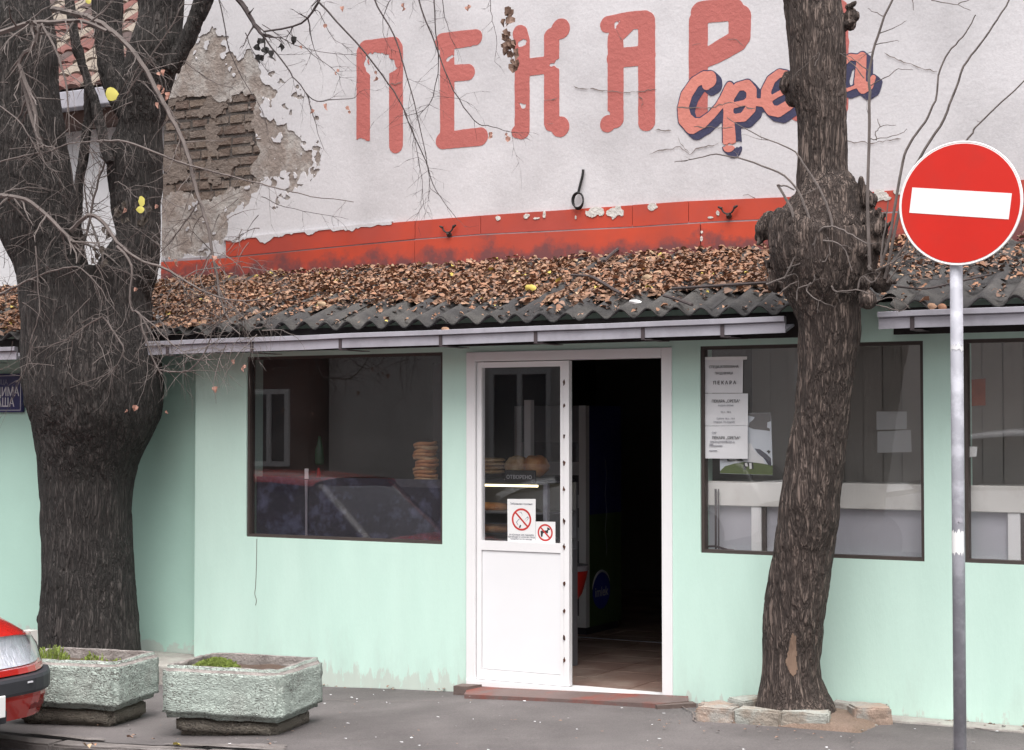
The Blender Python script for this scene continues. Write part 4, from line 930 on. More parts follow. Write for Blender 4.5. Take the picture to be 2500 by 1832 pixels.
stone('stone', (1.50, -.36), .17, .17, .085, 65, STONE_B, g(1.5), 4); stone('stone', (1.60, -.16), .20, .16, .10, 60, STONE_M, g(1.6), 5); stone('stone', (1.85, -.065), .30, .10, .10, 3, CONC, g(1.9), 6)
stone('stone', (2.20, -.07), .30, .10, .10, 2, CONC, g(2.2), 7); stone('stone', (2.30, -.22), .20, .17, .115, 35, STONE_B, g(2.3), 8); stone('stone', (2.29, -.40), .26, .05, .03, 62, CONC, g(2.3), 9)
SV = []; SF = []; N = 26
for i in range(N + 1):
    for j in range(N + 1):
        x = 1.42 + .95 * i / N; y = -.56 + .54 * j / N; d = math.hypot((x - 1.93) / .42, (y + .28) / .30)
        ed = min(i, N - i, j, N - j); SV.append((x, y, g(x) + (.010 + .012 * mnoise.noise((x * 9, y * 9, 0)) if ed > 1 else (.004 if ed else -.02)) + .055 * math.exp(-d * d * .9)))
for i in range(N):
    for j in range(N): SF.append((i * (N + 1) + j, (i + 1) * (N + 1) + j, (i + 1) * (N + 1) + j + 1, i * (N + 1) + j + 1))
tag(mobj('soil', SV, SF, SOIL, pit, True), kind='stuff')

# ================================================================== ROOF LITTER
random.seed(99)
mb = MB(); cnt = 0
def dens(x, y):
    t = (y - EY) / (BY - EY)                                   # 0 eave .. 1 wall
    lo = .19 - .08 * math.sin(x * 1.1 + 1) - .42 * min(max((-1.3 - x) / 1.0, 0), 1) + .10 * mnoise.noise((x * 1.3, 0, 4))
    a = min(max((t - lo) / .22, 0), 1)
    if x > 2.2: a *= .42
    return a
tries = 0
while cnt < 17000 and tries < 170000:
    tries += 1
    x = random.uniform(-6.2, 4.6); y = random.uniform(EY, BY - .03); a = dens(x, y)
    valley = .5 - .5 * math.cos(2 * math.pi * x / WLN)
    a *= min(1, max(.25, 1.15 + 1.6 * mnoise.noise((x * 2.3, y * 3.1, 8))))
    if random.random() > max(a, .22 * valley ** 2 + .012): continue
    fill = a * .035 * (.5 + .5 * mnoise.noise((x * 3, y * 3, 0)) + .5)
    z = max(roof_z(x, y), EZ + (y - EY) * slope + fill * .6) + .008 + random.uniform(0, .022) * a
    d = Vector((random.gauss(0, 1), random.gauss(0, 1), random.gauss(0, .18)))
    sz = random.triangular(.012, .062, .024); V, Fc = leafmesh(Vector((x, y, z)), d, sz, random.uniform(.1, .35), Vector((random.gauss(0, .28), random.gauss(0, .28) - .3, 1)))
    wts = (5, 4.5, 4.5, 2.5, .7, .16, 3) if a > .5 else (3, 2, 2, 4, .6, .15, 5)
    mb.add(V, Fc, random.choices(range(7), wts)[0]); cnt += 1
# matted bed of older litter that fills the corrugations under the loose leaves
nxb, nyb = 520, 44; xsb = np.linspace(-6.2, 1.95, nxb); ysb = np.linspace(EY + .05, BY - .012, nyb); idb = {}; Vb = []; Fb = []
def vb(i, j):
    if (i, j) not in idb:
        x, y = xsb[i], ysb[j]; idb[(i, j)] = len(Vb); Vb.append((x, y, EZ + (y - EY) * slope + .013 + .016 * mnoise.noise((x * 5, y * 5, 2)) + .008 * mnoise.noise((x * 40, y * 40, 2))))
    return idb[(i, j)]
for i in range(nxb - 1):
    for j in range(nyb - 1):
        x, y = xsb[i], ysb[j]
        if dens(x, y) + .5 * mnoise.noise((x * 7, y * 7, 5)) > .55 and not (-3.86 < x < -2.82 and y < .08): Fb.append((vb(i, j), vb(i + 1, j), vb(i + 1, j + 1), vb(i, j + 1)))
mb.add(Vb, Fb, 7)
for k in range(700):      # leaf stalks and bits of twig
    x = random.uniform(-6, 4.4); y = random.uniform(EY + .05, BY - .03)
    if random.random() > dens(x, y) * .8 + .25: continue
    z = max(roof_z(x, y), EZ + (y - EY) * slope + .01) + .022; a = random.uniform(0, 6.28); L = random.uniform(.02, .09)
    mb.tube([(x, y, z), (x + L * .5 * math.cos(a), y + L * .5 * math.sin(a), z + L * .5 * slope * math.sin(a) + .006), (x + L * math.cos(a + .3), y + L * math.sin(a + .3), z + L * slope * math.sin(a + .3))], .0018, 3, random.choice((3, 8)), cap=False)
LEAFM += [mat('matted_litter', (.21, .115, .07), .95, .35, 30, c2=(.13, .075, .05), mixs=25, bump=.9, bs=90, fine=.3, fs=140), TWIGD]
tag(mb.build('fallen_leaves', LEAFM), kind='stuff', label='thick litter of dry brown leaves lying on the corrugated roof', cat='leaves')
# sticks lying on the roof
def roofp(px, py, lift=.03):
    lo, hi = -.35, 1.2
    for _ in range(40):
        y = (lo + hi) / 2; p = onY(px, py, y)
        if p.z > EZ + (y - EY) * slope + lift: hi = y if False else hi; lo = y if p.z > EZ + (y - EY) * slope + lift else lo; 
        else: hi = y
    return onY(px, py, (lo + hi) / 2)
STK = [([(1475, 638), (1500, 615), (1535, 590)], .011, 'broken stick leaning on the red band above the roof litter'), ([(1395, 672), (1440, 675), (1470, 690), (1500, 708), (1515, 716)], .010, 'long curved twig lying on the roof above the door'), ([(1640, 705), (1720, 700), (1800, 695), (1880, 690)], .010, 'straight dark branch on the roof beside the burl'),
       ([(1620, 722), (1650, 730), (1690, 745)], .009, 'short dark stick on the roof left of the burl'), ([(2190, 700), (2260, 705), (2330, 690), (2420, 670)], .006, 'thin branch lying on the roof behind the sign post')]
for L, r, lab in STK:
    mbx = MB(); mbx.tube(smoothpts([roofp(*p, .06) for p in L], 4), r, 6); tag(mbx.build('stick', TWIGD), lab, 'stick', 'sticks lying on the corrugated roof')
for px, py, rx, rz, m, lab in ((1168 * 1.109, 634 * 1.109, .035, .022, LEAFM[5], 'large pale yellow leaf lying on the roof above the door'), (1580, 678, .03, .02, LEAFM[4], 'pale straw leaf on the roof litter near the burl'), (1550, 737, .035, .012, PAPERW, 'small white paper scrap on the roof above the door frame'), (785, 742, .03, .016, LEAFM[4], 'pale curled leaf at the ragged roof edge above the left shop window')):
    c = roofp(px, py, .06); tag(round_leaf('fallen_leaf' if m is not PAPERW else 'paper_scrap', c, rx, rz, m, None, .8), lab, 'leaf' if m is not PAPERW else 'paper')
for px, py, lab, m in ((1087, 805, 'brown leaf standing in the gutter above the door frame corner', LEAFM[1]), (2275, 748, 'first orange leaf in the gutter left of the sign post', LEAFM[1]), (2300, 749, 'second orange leaf in the gutter touching the sign post', LEAFM[2])):
    tag(round_leaf('gutter_leaf', onY(px, py, -.36), .024, .017, m, None, .8), lab, 'leaf')

# ================================================================== NO-ENTRY SIGN
sc = atD(2122 * 1.1092, 445 * 1.1092, 8.09); pole = atD(2108 * 1.1092, 1000 * 1.1092, 8.12)
sign = empty('no_entry_sign', (pole.x, pole.y, g(pole.x)), 'round red no entry sign with white bar on grey steel post', 'sign')
mb = MB(); mb.tube([(pole.x, pole.y, -.2), (pole.x, pole.y, sc.z + .20)], .0305, 20); pl = mb.build('pole', GALV, sign, True)
# plane of the disc: faces the camera side, turned slightly and hung a little askew
nd = (Vector((CAM.x, CAM.y, 0)) - Vector((sc.x, sc.y, 0))).normalized(); nd = Matrix.Rotation(R_(-16), 3, 'Z') @ nd
rdv = nd.cross(Vector((0, 0, 1))) * -1; rdv = Vector((0, 0, 1)).cross(nd).normalized(); upv = Vector((0, 0, 1))
ro = Matrix.Rotation(R_(-7.5), 3, nd); rdv = ro @ rdv; upv = ro @ upv
sc0 = Vector((pole.x, pole.y, sc.z)) + nd * .045 + rdv * .034
def disc(name, R, n, d0, d1, m, parent, inner=0.0):
    V = []; Fc = []
    for R1, d in ((R, d0), (R, d1)):
        for k in range(n): a = 2 * math.pi * k / n; V.append(sc0 + rdv * (R1 * math.cos(a)) + upv * (R1 * math.sin(a)) + nd * d)
    for k in range(n): k2 = (k + 1) % n; Fc.append((k, k2, n + k2, n + k))
    Fc += [tuple(range(n - 1, -1, -1)), tuple(range(n, 2 * n))]
    return mobj(name, V, Fc, m, parent)
disc('disc_plate', .298, 64, -.012, .0, SIGNWHITE, sign)
disc('red_face', .288, 64, .0, .0015, SIGNRED, sign)
mb = MB(); mb.tube([sc0 + rdv * (.297 * math.cos(a)) + upv * (.297 * math.sin(a)) + nd * -.003 for a in np.linspace(0, 2 * math.pi, 65)], .005, 6, cap=False); mb.build('rim', SIGNWHITE, sign, True)
def quad(name, c, u, v, hw, hh, d, th, m, parent, nn):
    V = [c + u * (a * hw) + v * (b * hh) + nn * dd for dd in (d, d + th) for a, b in ((-1, -1), (1, -1), (1, 1), (-1, 1))]
    return mobj(name, V, [(0, 3, 2, 1), (4, 5, 6, 7), (0, 1, 5, 4), (1, 2, 6, 5), (2, 3, 7, 6), (3, 0, 4, 7)], m, parent)
quad('white_bar', sc0 + upv * .0, rdv, upv, .243, .062, .0016, .001, SIGNWHITE, sign, nd)
for zz_ in (.12, -.12):
    mb = MB(); c = Vector((pole.x, pole.y, sc.z + zz_)); mb.tube([c + Vector((.036 * math.cos(a), .036 * math.sin(a), 0)) for a in np.linspace(0, 2 * math.pi, 17)], .006, 6, cap=False); mb.tube([c + nd * .02, c + nd * .03], .012, 6); mb.build('clamp', GALV, sign)
# torn stickers wrapped round the post
def sticker(z0, z1, a0, a1, seed, m):
    V = []; Fc = []; na, nz = 12, 8; r = .0318; rng = random.Random(seed); az = math.atan2(CAM.y - pole.y, CAM.x - pole.x)
    for i in range(na + 1):
        for j in range(nz + 1):
            jj = z0 + (z1 - z0) * j / nz + (rng.uniform(-.012, .012) if j in (0, nz) else 0); a = az + a0 + (a1 - a0) * i / na; V.append((pole.x + r * math.cos(a), pole.y + r * math.sin(a), jj))
    for i in range(na):
        for j in range(nz): k = i * (nz + 1) + j; Fc.append((k, k + nz + 1, k + nz + 2, k + 1))
    mobj('sticker', V, Fc, m, sign)
zp = lambda y: atD(2338, y, 8.1).z
sticker(zp(1352), zp(1296), -1.4, .9, 1, PAPERW); sticker(zp(855), zp(842), -1.2, 1.2, 2, PAPER); sticker(zp(1278), zp(1262), -.5, .7, 3, GUTTER)
tp_ = onY(2366, 1105, -.86)

# ================================================================== PLANTERS
PLT = mat('mint_washed_concrete', (.54, .615, .56), .95, .10, 4, c2=(.47, .50, .46), mixs=3.5, mixt=(.5, .7), bump=0)
nz, mixc, ramp, p, N_, L_, tc, mp = m_nodes['mint_washed_concrete']
def worm(mm, strength=1.0, dark=(.20, .205, .185)):
    nz, mixc, ramp, p, N_, L_, tc, mp = m_nodes[mm.name]
    m2 = N_.new('ShaderNodeMapping'); m2.inputs['Scale'].default_value = (1, 1, 1.7); L_.new(tc.outputs['Object'], m2.inputs[0])
    n = N_.new('ShaderNodeTexNoise'); n.inputs['Scale'].default_value = 44; n.inputs['Detail'].default_value = 3; n.inputs['Roughness'].default_value = .55; n.inputs['Distortion'].default_value = 1.6
    L_.new(m2.outputs[0], n.inputs['Vector'])
    gate = nz(2.6, 3).outputs[0]
    a = N_.new('ShaderNodeMath'); a.operation = 'MULTIPLY_ADD'; L_.new(gate, a.inputs[0]); a.inputs[1].default_value = -.55; L_.new(n.outputs[0], a.inputs[2])
    f = ramp(a.outputs[0], .09, .16, 1, 0)
    old = p.inputs['Base Color'].links[0].from_socket
    L_.new(mixc(f, old, dark), p.inputs['Base Color'])
    b = N_.new('ShaderNodeBump'); b.inputs['Strength'].default_value = strength; b.inputs['Distance'].default_value = .012
    L_.new(ramp(n.outputs[0], .35, .62), b.inputs['Height']); L_.new(b.outputs[0], p.inputs['Normal'])
worm(PLT, 1.0)
PLB = mat('bare_planter_base', (.30, .265, .22), .95, .2, 7, bump=0); worm(PLB, 1.0, (.13, .115, .10))
RIM = mat('worn_planter_rim', (.30, .27, .255), .95, .2, 10, c2=(.22, .19, .18), mixs=14, bump=.9, bs=60)
def planter(cx, cy, rot, LX, LY, bx, by, z0, zb, zt, label, moss, seed):
    root = empty('planter', (cx, cy, z0), label, 'planter', 'concrete planters on the pavement')
    M = Matrix.Translation((cx, cy, 0)) @ Matrix.Rotation(R_(rot), 4, 'Z'); wl = .055
    def shell(name, hx, hy, za, zb_, m, hole=None, cuts=26):
        bm = bmesh.new(); bmesh.ops.create_cube(bm, size=1)
        for v in bm.verts: v.co = Vector((v.co.x * 2 * hx, v.co.y * 2 * hy, za if v.co.z < 0 else zb_))
        bmesh.ops.bevel(bm, geom=bm.edges[:], offset=.028, segments=3, affect='EDGES')
        if hole:
            tf = max(bm.faces, key=lambda f: f.calc_center_median().z); r = bmesh.ops.inset_region(bm, faces=[tf], thickness=wl - .028, depth=0)
            e = bmesh.ops.extrude_face_region(bm, geom=[tf]); vs = [x for x in e['geom'] if isinstance(x, bmesh.types.BMVert)]
            bmesh.ops.delete(bm, geom=[tf], context='FACES_ONLY') if tf.is_valid else None
            for v in vs: v.co.z -= hole
        bmesh.ops.subdivide_edges(bm, edges=[e for e in bm.edges if e.calc_length() > .07], cuts=14, use_grid_fill=True)
        for v in bm.verts:
            n = v.co * 26 + Vector((seed * 5, 0, 0)); v.co += v.normal * (.006 * mnoise.noise(n) + .004 * mnoise.noise(n * 2)) + Vector((0, 0, .006 * mnoise.noise(v.co * 6)))
        bm.transform(M); return bmobj(name, bm, m, root, True)
    shell('base', bx / 2, by / 2, z0 - .02, zb + .01, PLB)
    bx_ = shell('box', LX / 2, LY / 2, zb, zt, PLT, .10)
    bx_.data.materials.append(RIM)
    for p_ in bx_.data.polygons:
        if (p_.normal.z > .35 and p_.center.z > zt - .05) or (p_.center.z > zt - .12 and (Vector((0, 0, 0)) if False else (M.inverted() @ p_.center)).x ** 2 < (LX / 2 - wl * .8) ** 2 and (M.inverted() @ p_.center).y ** 2 < (LY / 2 - wl * .8) ** 2): p_.material_index = 1
    V = []; Fc = []; n = 20
    for i in range(n + 1):
        for j in range(n + 1):
            x = (-.5 + i / n) * (LX - 2 * wl + .01); y = (-.5 + j / n) * (LY - 2 * wl + .01); V.append(M @ Vector((x, y, zt - .055 + .016 * mnoise.noise((x * 9 + seed, y * 9, 0)))))
    for i in range(n):
        for j in range(n): Fc.append((i * (n + 1) + j, (i + 1) * (n + 1) + j, (i + 1) * (n + 1) + j + 1, i * (n + 1) + j + 1))
    tag(mobj('soil', V, Fc, DSOIL, root, True), kind='stuff')
    mb = MB(); rng = random.Random(seed)
    for (mx, my, rx, ry, h, cnt_, style) in moss:
        for k in range(cnt_):
            a = rng.uniform(0, 6.28); rr = math.sqrt(rng.random()); x = mx + rx * rr * math.cos(a); y = my + ry * rr * math.sin(a); hh = h * (1 - .7 * rr * rr) * rng.uniform(.6, 1.1)
            b = Vector((x, y, zt - .06)); top = b + Vector((rng.gauss(0, .25) * hh, rng.gauss(0, .25) * hh, hh)) if style else b + Vector((rng.gauss(0, .01), rng.gauss(0, .01), hh)); wv_ = Vector((rng.gauss(0, 1), rng.gauss(0, 1), rng.gauss(0, .3))).normalized() * (.004 if style else .009)
            mb.add([M @ (b + wv_ * .8), M @ (b - wv_ * .8), M @ (top - wv_), M @ (top + wv_)], [(0, 1, 2, 3)])
    tag(mb.build('moss', MOSS, root), kind='stuff')
    return root
planter(-.797, -1.60, 12.5, .71, .585, .60, .475, -.03, .052, .33, 'pale mint concrete planter with a moss cushion, nearest to the door', [(-.16, -.02, .13, .12, .072, 1500, 0), (.10, -.12, .05, .04, .04, 200, 0)], 1)
planter(-1.915, -1.66, 13.5, .71, .53, .60, .43, -.06, .03, .30, 'pale mint concrete planter with grass tufts, between the red car and the tree', [(-.20, .0, .10, .08, .11, 130, 1), (.02, .08, .08, .05, .07, 50, 1), (.16, .05, .08, .06, .05, 30, 1)], 2)

# ================================================================== STREET NAME PLATE
c0 = onY(57, 960, .10); a_, b_ = onY(57, 912, .1), onY(57, 1007, .1)
sx1 = c0.x; zt_, zb_ = a_.z, b_.z
plate = empty('street_name_plate', (sx1 - .25, .1, (zt_ + zb_) / 2), 'blue enamel street name plate with white letters at left edge', 'sign')
box('plate', sx1 - .52, sx1, .088, .116, zb_, zt_, BLUE, plate, .006)
mb = MB(); e_ = .014
for q_ in ((sx1 - .52 + e_, sx1 - e_, zt_ - e_ - .004, zt_ - e_), (sx1 - .52 + e_, sx1 - e_, zb_ + e_, zb_ + e_ + .004), (sx1 - e_ - .004, sx1 - e_, zb_ + e_ + .004, zt_ - e_ - .004)): mb.box(q_[0], q_[1], .0865, .0885, q_[2], q_[3])
mb.build('border_line', ENAMW, plate)
hgt = zt_ - zb_
text('lettering', 'ИЦА', .050, (onY(19, 934, .087).x, .0868, onY(19, 934, .087).z), INKG if False else mat('faded_enamel', (.22, .22, .30), .5, .1), plate, 'RIGHT')
text('lettering', 'ДИМА', .092, (onY(47, 958, .087).x, .0868, onY(47, 958, .087).z), ENAMW, plate, 'RIGHT', bold=.001, sx=.86)
text('lettering', 'АША', .092, (onY(35, 984, .087).x, .0868, onY(35, 984, .087).z), ENAMW, plate, 'RIGHT', bold=.001, sx=.86)

# ================================================================== RED CAR (nose only reaches into the picture)
CRED = mat('red_car_paint', (.40, .014, .010), .22, .03, 2, coat=.8); CBLK = mat('black_bumper_plastic', (.025, .026, .032), .55, .1, 10); CRUB = mat('tyre_rubber', (.018, .018, .018), .9, .1); CGLS = glass('car_window_glass', (.25, .27, .28), 1.2)
CLMP = glass('headlight_lens', (.92, .93, .95), 1.4); CREF = mat('headlight_reflector', (.70, .71, .76), .25, .25, 25, metal=.6, bump=.7, bs=30, stretch=(1, 3, .6)); CWHT = mat('number_plate_white', (.78, .78, .78), .4, .02)
car = empty('red_car', (-3.4, -2.98, -.13), 'red hatchback parked at the kerb, its nose beside the planter', 'car')
CX, CYc, CZ = -1.50, -2.965, -.13
# plan of the front: x position of the skin against lateral y (half width .805)
def nose(yl, k=1.0):
    t = min(abs(yl) / .805, 1); return CX - .045 * t * t - .185 * max(0, (t - .55) / .45) ** 2.2 * k
def carbody(name, prof, m, ylim=.805, n=22, xoff=0.0, parent=car, back=None, y0=None):
    """prof: list of (setback, z); swept across the width along the curved nose"""
    ys = np.linspace(-ylim if y0 is None else y0, ylim, n); V = []; Fc = []
    for y in ys:
        for sb, z in prof: V.append((nose(y) + xoff - sb, CYc + y, CZ + z))
    k = len(prof)
    for i in range(n - 1):
        for j in range(k - 1): Fc.append((i * k + j, (i + 1) * k + j, (i + 1) * k + j + 1, i * k + j + 1))
    Fc.append(tuple(range(k))); Fc.append(tuple((n - 1) * k + j for j in range(k - 1, -1, -1)))
    return mobj(name, V, Fc, m, parent)
carbody('bumper', [(.25, .20), (.10, .205), (.035, .22), (.0, .30), (-.012, .33), (-.012, .352), (.25, .352)], CRED)
carbody('bumper_strip', [(.25, .354), (-.03, .356), (-.034, .37), (-.034, .43), (-.024, .446), (.25, .452)], CBLK)
carbody('front_panel', [(.25, .453), (.022, .455), (.03, .485), (.25, .49)], CRED)
carbody('lower_grille', [(.2, .215), (-.006, .222), (-.010, .285), (.2, .29)], CBLK, .30, xoff=.004)
carbody('air_vent', [(.06, .262), (.012, .262), (.002, .305), (.06, .31)], mat('dark_vent', (.16, .012, .012), .6, .1), .70, 6, y0=.50)
box('number_plate', CX + .030, CX + .042, CYc - .26, CYc + .26, CZ + .262, CZ + .372, CWHT, car, .003, 1)
box('badge', nose(.45) + .035, nose(.45) + .040, CYc + .43, CYc + .465, CZ + .412, CZ + .42, ENAMW, car)
for s in (-1, 1):
    ya, yb_ = (.325, .775); ys = np.linspace(ya, yb_, 10); V = []; Fc = []
    ztop = lambda y: .655 - .02 * ((y - ya) / (yb_ - ya)) ** 3 - .014 * (y - ya)
    for y in ys:
        sb = .10 * ((y - ya) / (yb_ - ya)) ** 3
        V += [(nose(y) - .028, CYc + s * y, CZ + .49), (nose(y) - .055 - sb * .2, CYc + s * y, CZ + .58), (nose(y) - .10 - sb * .2, CYc + s * y, CZ + ztop(y))]
    for i in range(9):
        for j in range(2): Fc.append((i * 3 + j, (i + 1) * 3 + j, (i + 1) * 3 + j + 1, i * 3 + j + 1))
    hl = mobj('headlight', V, Fc, CLMP, car, True)
    V2 = [(x - .035 - .03 * (k % 3 == 1), y, z) for k, (x, y, z) in enumerate(V)]; mobj('reflector', V2, Fc, CREF, hl, True)
    mb = MB(); mb.box(nose(.775) - .13, nose(.775) - .065, CYc + s * .745 - .02, CYc + s * .745 + .035, CZ + .495, CZ + .635); mb.build('indicator', mat('clear_indicator', (.55, .53, .50), .25, .05), hl)
carbody('grille', [(.14, .49), (.055, .49), (.09, .64), (.2, .64)], CBLK, .32, 12)
# bonnet, wings, cabin: lofted sections along the length (x back from nose, half width, z sill, z shoulder, z crown)
def loft(name, secs, m, parent=car, smooth=True):
    V = []; Fc = []; k = 11
    for x, hw, z0_, z1_, z2_ in secs:
        for j in range(k):
            t = j / (k - 1) * 2 - 1; 
            if abs(t) > .82: y = hw * (1 if t > 0 else -1); z = z0_ + (z1_ - z0_) * (1 - (abs(t) - .82) / .18)
            else: y = hw * t / .82 * (.985); z = z1_ + (z2_ - z1_) * (1 - (abs(t) / .82) ** 3.2)
            V.append((CX - x, CYc + y, CZ + z))
    for i in range(len(secs) - 1):
        for j in range(k - 1): Fc.append((i * k + j, i * k + j + 1, (i + 1) * k + j + 1, (i + 1) * k + j))
    return mobj(name, V, Fc, m, parent, smooth)
V = []; Fc = []; ys = np.linspace(-.80, .80, 25); rows_ = [(.0, 0.0), (.05, .022), (.14, .056), (.32, .11), (.6, .165), (.95, .20)]
for y in ys:
    for dx, dz in rows_:
        t = abs(y) / .80; edge = nose(y) - .095 - (.02 if t > .4 else .0)
        V.append((edge - dx * (1 - .12 * t), CYc + y * (1 - .02 * dx), CZ + .655 + dz - .055 * max(0, (t - .55) / .45) ** 2 - .012 * t))
k = len(rows_)
for i in range(len(ys) - 1):
    for j in range(k - 1): Fc.append((i * k + j, (i + 1) * k + j, (i + 1) * k + j + 1, i * k + j + 1))
mobj('bonnet', V, Fc, CRED, car, True)
loft('body', [(.27, .79, .22, .62, .63), (.5, .80, .20, .655, .66), (1.0, .815, .20, .70, .74), (1.3, .82, .20, .74, .78), (2.4, .825, .20, .78, .80), (3.3, .81, .22, .80, .82), (3.75, .78, .30, .80, .82), (3.82, .75, .35, .60, .62)], CRED)
loft('cabin_glass', [(1.2, .70, .76, .79, .80), (1.75, .62, .78, 1.27, 1.30), (2.9, .60, .80, 1.30, 1.35), (3.55, .66, .80, .95, 1.0), (3.7, .68, .78, .80, .81)], CGLS)
loft('car_roof', [(1.74, .63, 1.25, 1.28, 1.315), (2.2, .62, 1.28, 1.31, 1.36), (2.95, .61, 1.27, 1.31, 1.365)], CRED)
for xw in (.78, 3.15):
    for s in (-1, 1):
        M = Matrix.Translation((CX - xw, CYc + s * .74, CZ + .27)) @ Matrix.Rotation(R_(90), 4, 'X'); mb = MB(); mb.lathe([(.17, -.085), (.25, -.085), (.27, -.06), (.275, 0), (.27, .06), (.25, .085), (.17, .085)], (0, 0, 0), 28, M=M); wl_ = mb.build('wheel', CRUB, car, True)
        mb = MB(); mb.lathe([(.03, -.07), (.16, -.075), (.172, -.085), (.172, .085), (.16, .075), (.03, .07)], (0, 0, 0), 24, M=M); mb.build('rim', GALV, wl_, True)
box('underbody', CX - 3.6, CX - .28, CYc - .62, CYc + .62, CZ + .19, CZ + .34, CBLK, car, .03)

# ================================================================== NOTICES, POSTERS, STICKERS
def sheet(name, pxs, Y, th, m, label, cat, group=None, wob=.004, parent=None):
    """paper with gentle waves; pxs = 4 corner pixels (tl, tr, br, bl) on plane Y"""
    tl, tr_, br, bl = [onY(*p, Y) for p in pxs]; n = 10; V = []; Fc = []
    for i in range(n + 1):
        for j in range(n + 1):
            u, v = i / n, j / n; p_ = tl.lerp(tr_, u).lerp(bl.lerp(br, u), v); p_ = p_ + Vector((0, -abs(wob * mnoise.noise((u * 3 + tl.z * 7, v * 3, 2))), 0)); V.append(p_)
    for i in range(n):
        for j in range(n): a = i * (n + 1) + j; Fc.append((a, a + 1, a + n + 2, a + n + 1))
    o = mobj(name, V, Fc, m, parent, True)
    return tag(o, label, cat, group) if label else o
z5 = lambda x, y: (1700 + x / 5.163, 860 + y / 5.163)
z5l = lambda L: [z5(*p) for p in L]
NG = 'paper notices taped to the shop window'
n1 = sheet('paper_notice', z5l([(85, 95), (590, 95), (585, 515), (95, 515)]), .031, 0, PAPER, 'topmost of three white paper notices taped to the window, large capitals at bottom', 'notice', NG)
n2 = sheet('paper_notice', z5l([(98, 522), (652, 522), (652, 925), (100, 930)]), .0305, 0, PAPER, 'middle of three white paper notices, giving opening hours', 'notice', NG)
n3 = sheet('paper_notice', z5l([(100, 935), (650, 930), (648, 1345), (95, 1340)]), .030, 0, PAPER, 'lowest of three white paper notices, creased at bottom', 'notice', NG)
sheet('tape_strip', z5l([(80, 62), (640, 55), (640, 95), (80, 98)]), .0295, 0, PAPERW, None, None, parent=n1)
def tx(body, x, y, size_px, m, parent, Y=.0235, align='CENTER', sx=1.0, bold=0.0):
    p_ = onY(*z5(x, y), Y); text('lettering', body, size_px / 5.163 / 425 * 1.12, (p_.x, Y, p_.z), m, parent, align, sx=sx, bold=bold)
tx('СПЕЦИЈАЛИЗОВАНА', 345, 187, 40, INK, n1, sx=.86, bold=.0001); tx('ПРОДАВНИЦА', 348, 268, 36, INK, n1, sx=.85, bold=.0001); tx('П Е К А Р А', 355, 388, 54, INK, n1, sx=.95, bold=.0003)
tx('ПЕКАРА „СРЕЂА“', 372, 620, 44, INK, n2, sx=.9, bold=.0002); tx('РАДНО ВРЕМЕ', 372, 675, 26, INKG, n2); tx('06 h - 20 h', 372, 755, 28, INKG, n2); tx('Субота  06 h - 14 h', 370, 838, 26, INKG, n2); tx('Недеља  Не радимо', 350, 880, 26, INKG, n2)
tx('СУР', 225, 1020, 30, INKG, n3); tx('ПЕКАРА „СРЕЂА“', 375, 1082, 44, INK, n3, sx=.9, bold=.0002); tx('ПРЕРАДОВИЋЕВА 8', 325, 1134, 30, INKG, n3)
for (xa, xb, yy) in ((165, 330, 1182), (160, 265, 1243), (165, 215, 1160)):
    p0, p1 = onY(*z5(xa, yy), .0235), onY(*z5(xb, yy), .0235); box('ruled_line', p0.x, p1.x, .0232, .0238, p0.z - .002, p0.z + .002, INKG, n3)
# milk poster inside the pane: dark jagged top, white sky, dark slope, green meadow with a small black and white cow
def pz(name, pts, m, parent, Y, seed=0, rough=.0):
    return prismXZ(name, [XZ(*z5(*p), Y) for p in pts], Y, .0012, m, parent)
def prismXZ(name, pts, Y, th, m, parent):
    n = len(pts); V = [(x, Y, z) for x, z in pts] + [(x, Y + th, z) for x, z in pts]
    return mobj(name, V, [tuple(range(n)), tuple(range(2 * n - 1, n - 1, -1))] + [(k, k + n, (k + 1) % n + n, (k + 1) % n) for k in range(n)], m, parent)
post = pz('milk_poster', [(280, 770), (940, 765), (965, 1555), (300, 1530)], mat('poster_sky', (.66, .70, .76), .4, .05, 6), None, .052)
tag(post, 'glossy poster with white sky and green meadow behind the taped notices', 'poster')
pz('printed_shape', [(300, 770), (938, 768), (938, 870), (895, 885), (890, 950), (925, 965), (925, 995), (860, 985), (720, 970), (660, 945), (670, 890), (720, 850), (735, 820), (660, 800), (300, 800)], mat('poster_dark_top', (.13, .12, .12), .5, .1, 8), post, .0505)
pz('printed_shape', [(300, 1500), (360, 1440), (480, 1405), (600, 1385), (760, 1395), (860, 1410), (962, 1430), (964, 1550), (302, 1526)], mat('poster_meadow', (.10, .14, .04), .5, .2, 12), post, .0505)
pz('printed_shape', [(735, 1215), (800, 1225), (890, 1290), (940, 1340), (945, 1440), (905, 1420), (860, 1350), (770, 1270)], mat('poster_slope', (.055, .055, .085), .5, .1, 8), post, .0503)
pz('printed_shape', [(655, 1380), (650, 1150), (690, 1150), (730, 1235), (790, 1300), (845, 1330), (860, 1410), (760, 1395)], mat('poster_white', (.78, .78, .80), .4, .02), post, .0501)
pz('printed_shape', [(590, 1480), (595, 1400), (640, 1390), (715, 1390), (725, 1470), (700, 1480), (690, 1440), (640, 1440), (620, 1485)], INK, post, .0499); pz('printed_shape', [(610, 1400), (640, 1395), (650, 1440), (620, 1440)], PAPERW, post, .0497); pz('printed_shape', [(665, 1400), (695, 1398), (700, 1470), (670, 1475)], PAPERW, post, .0497)
pz('printed_shape', [(385, 1350), (570, 1345), (600, 1375), (390, 1380)], INK, post, .0499); pz('printed_shape', [(885, 1250), (910, 1235), (935, 1250), (915, 1285)], INK, post, .0499)
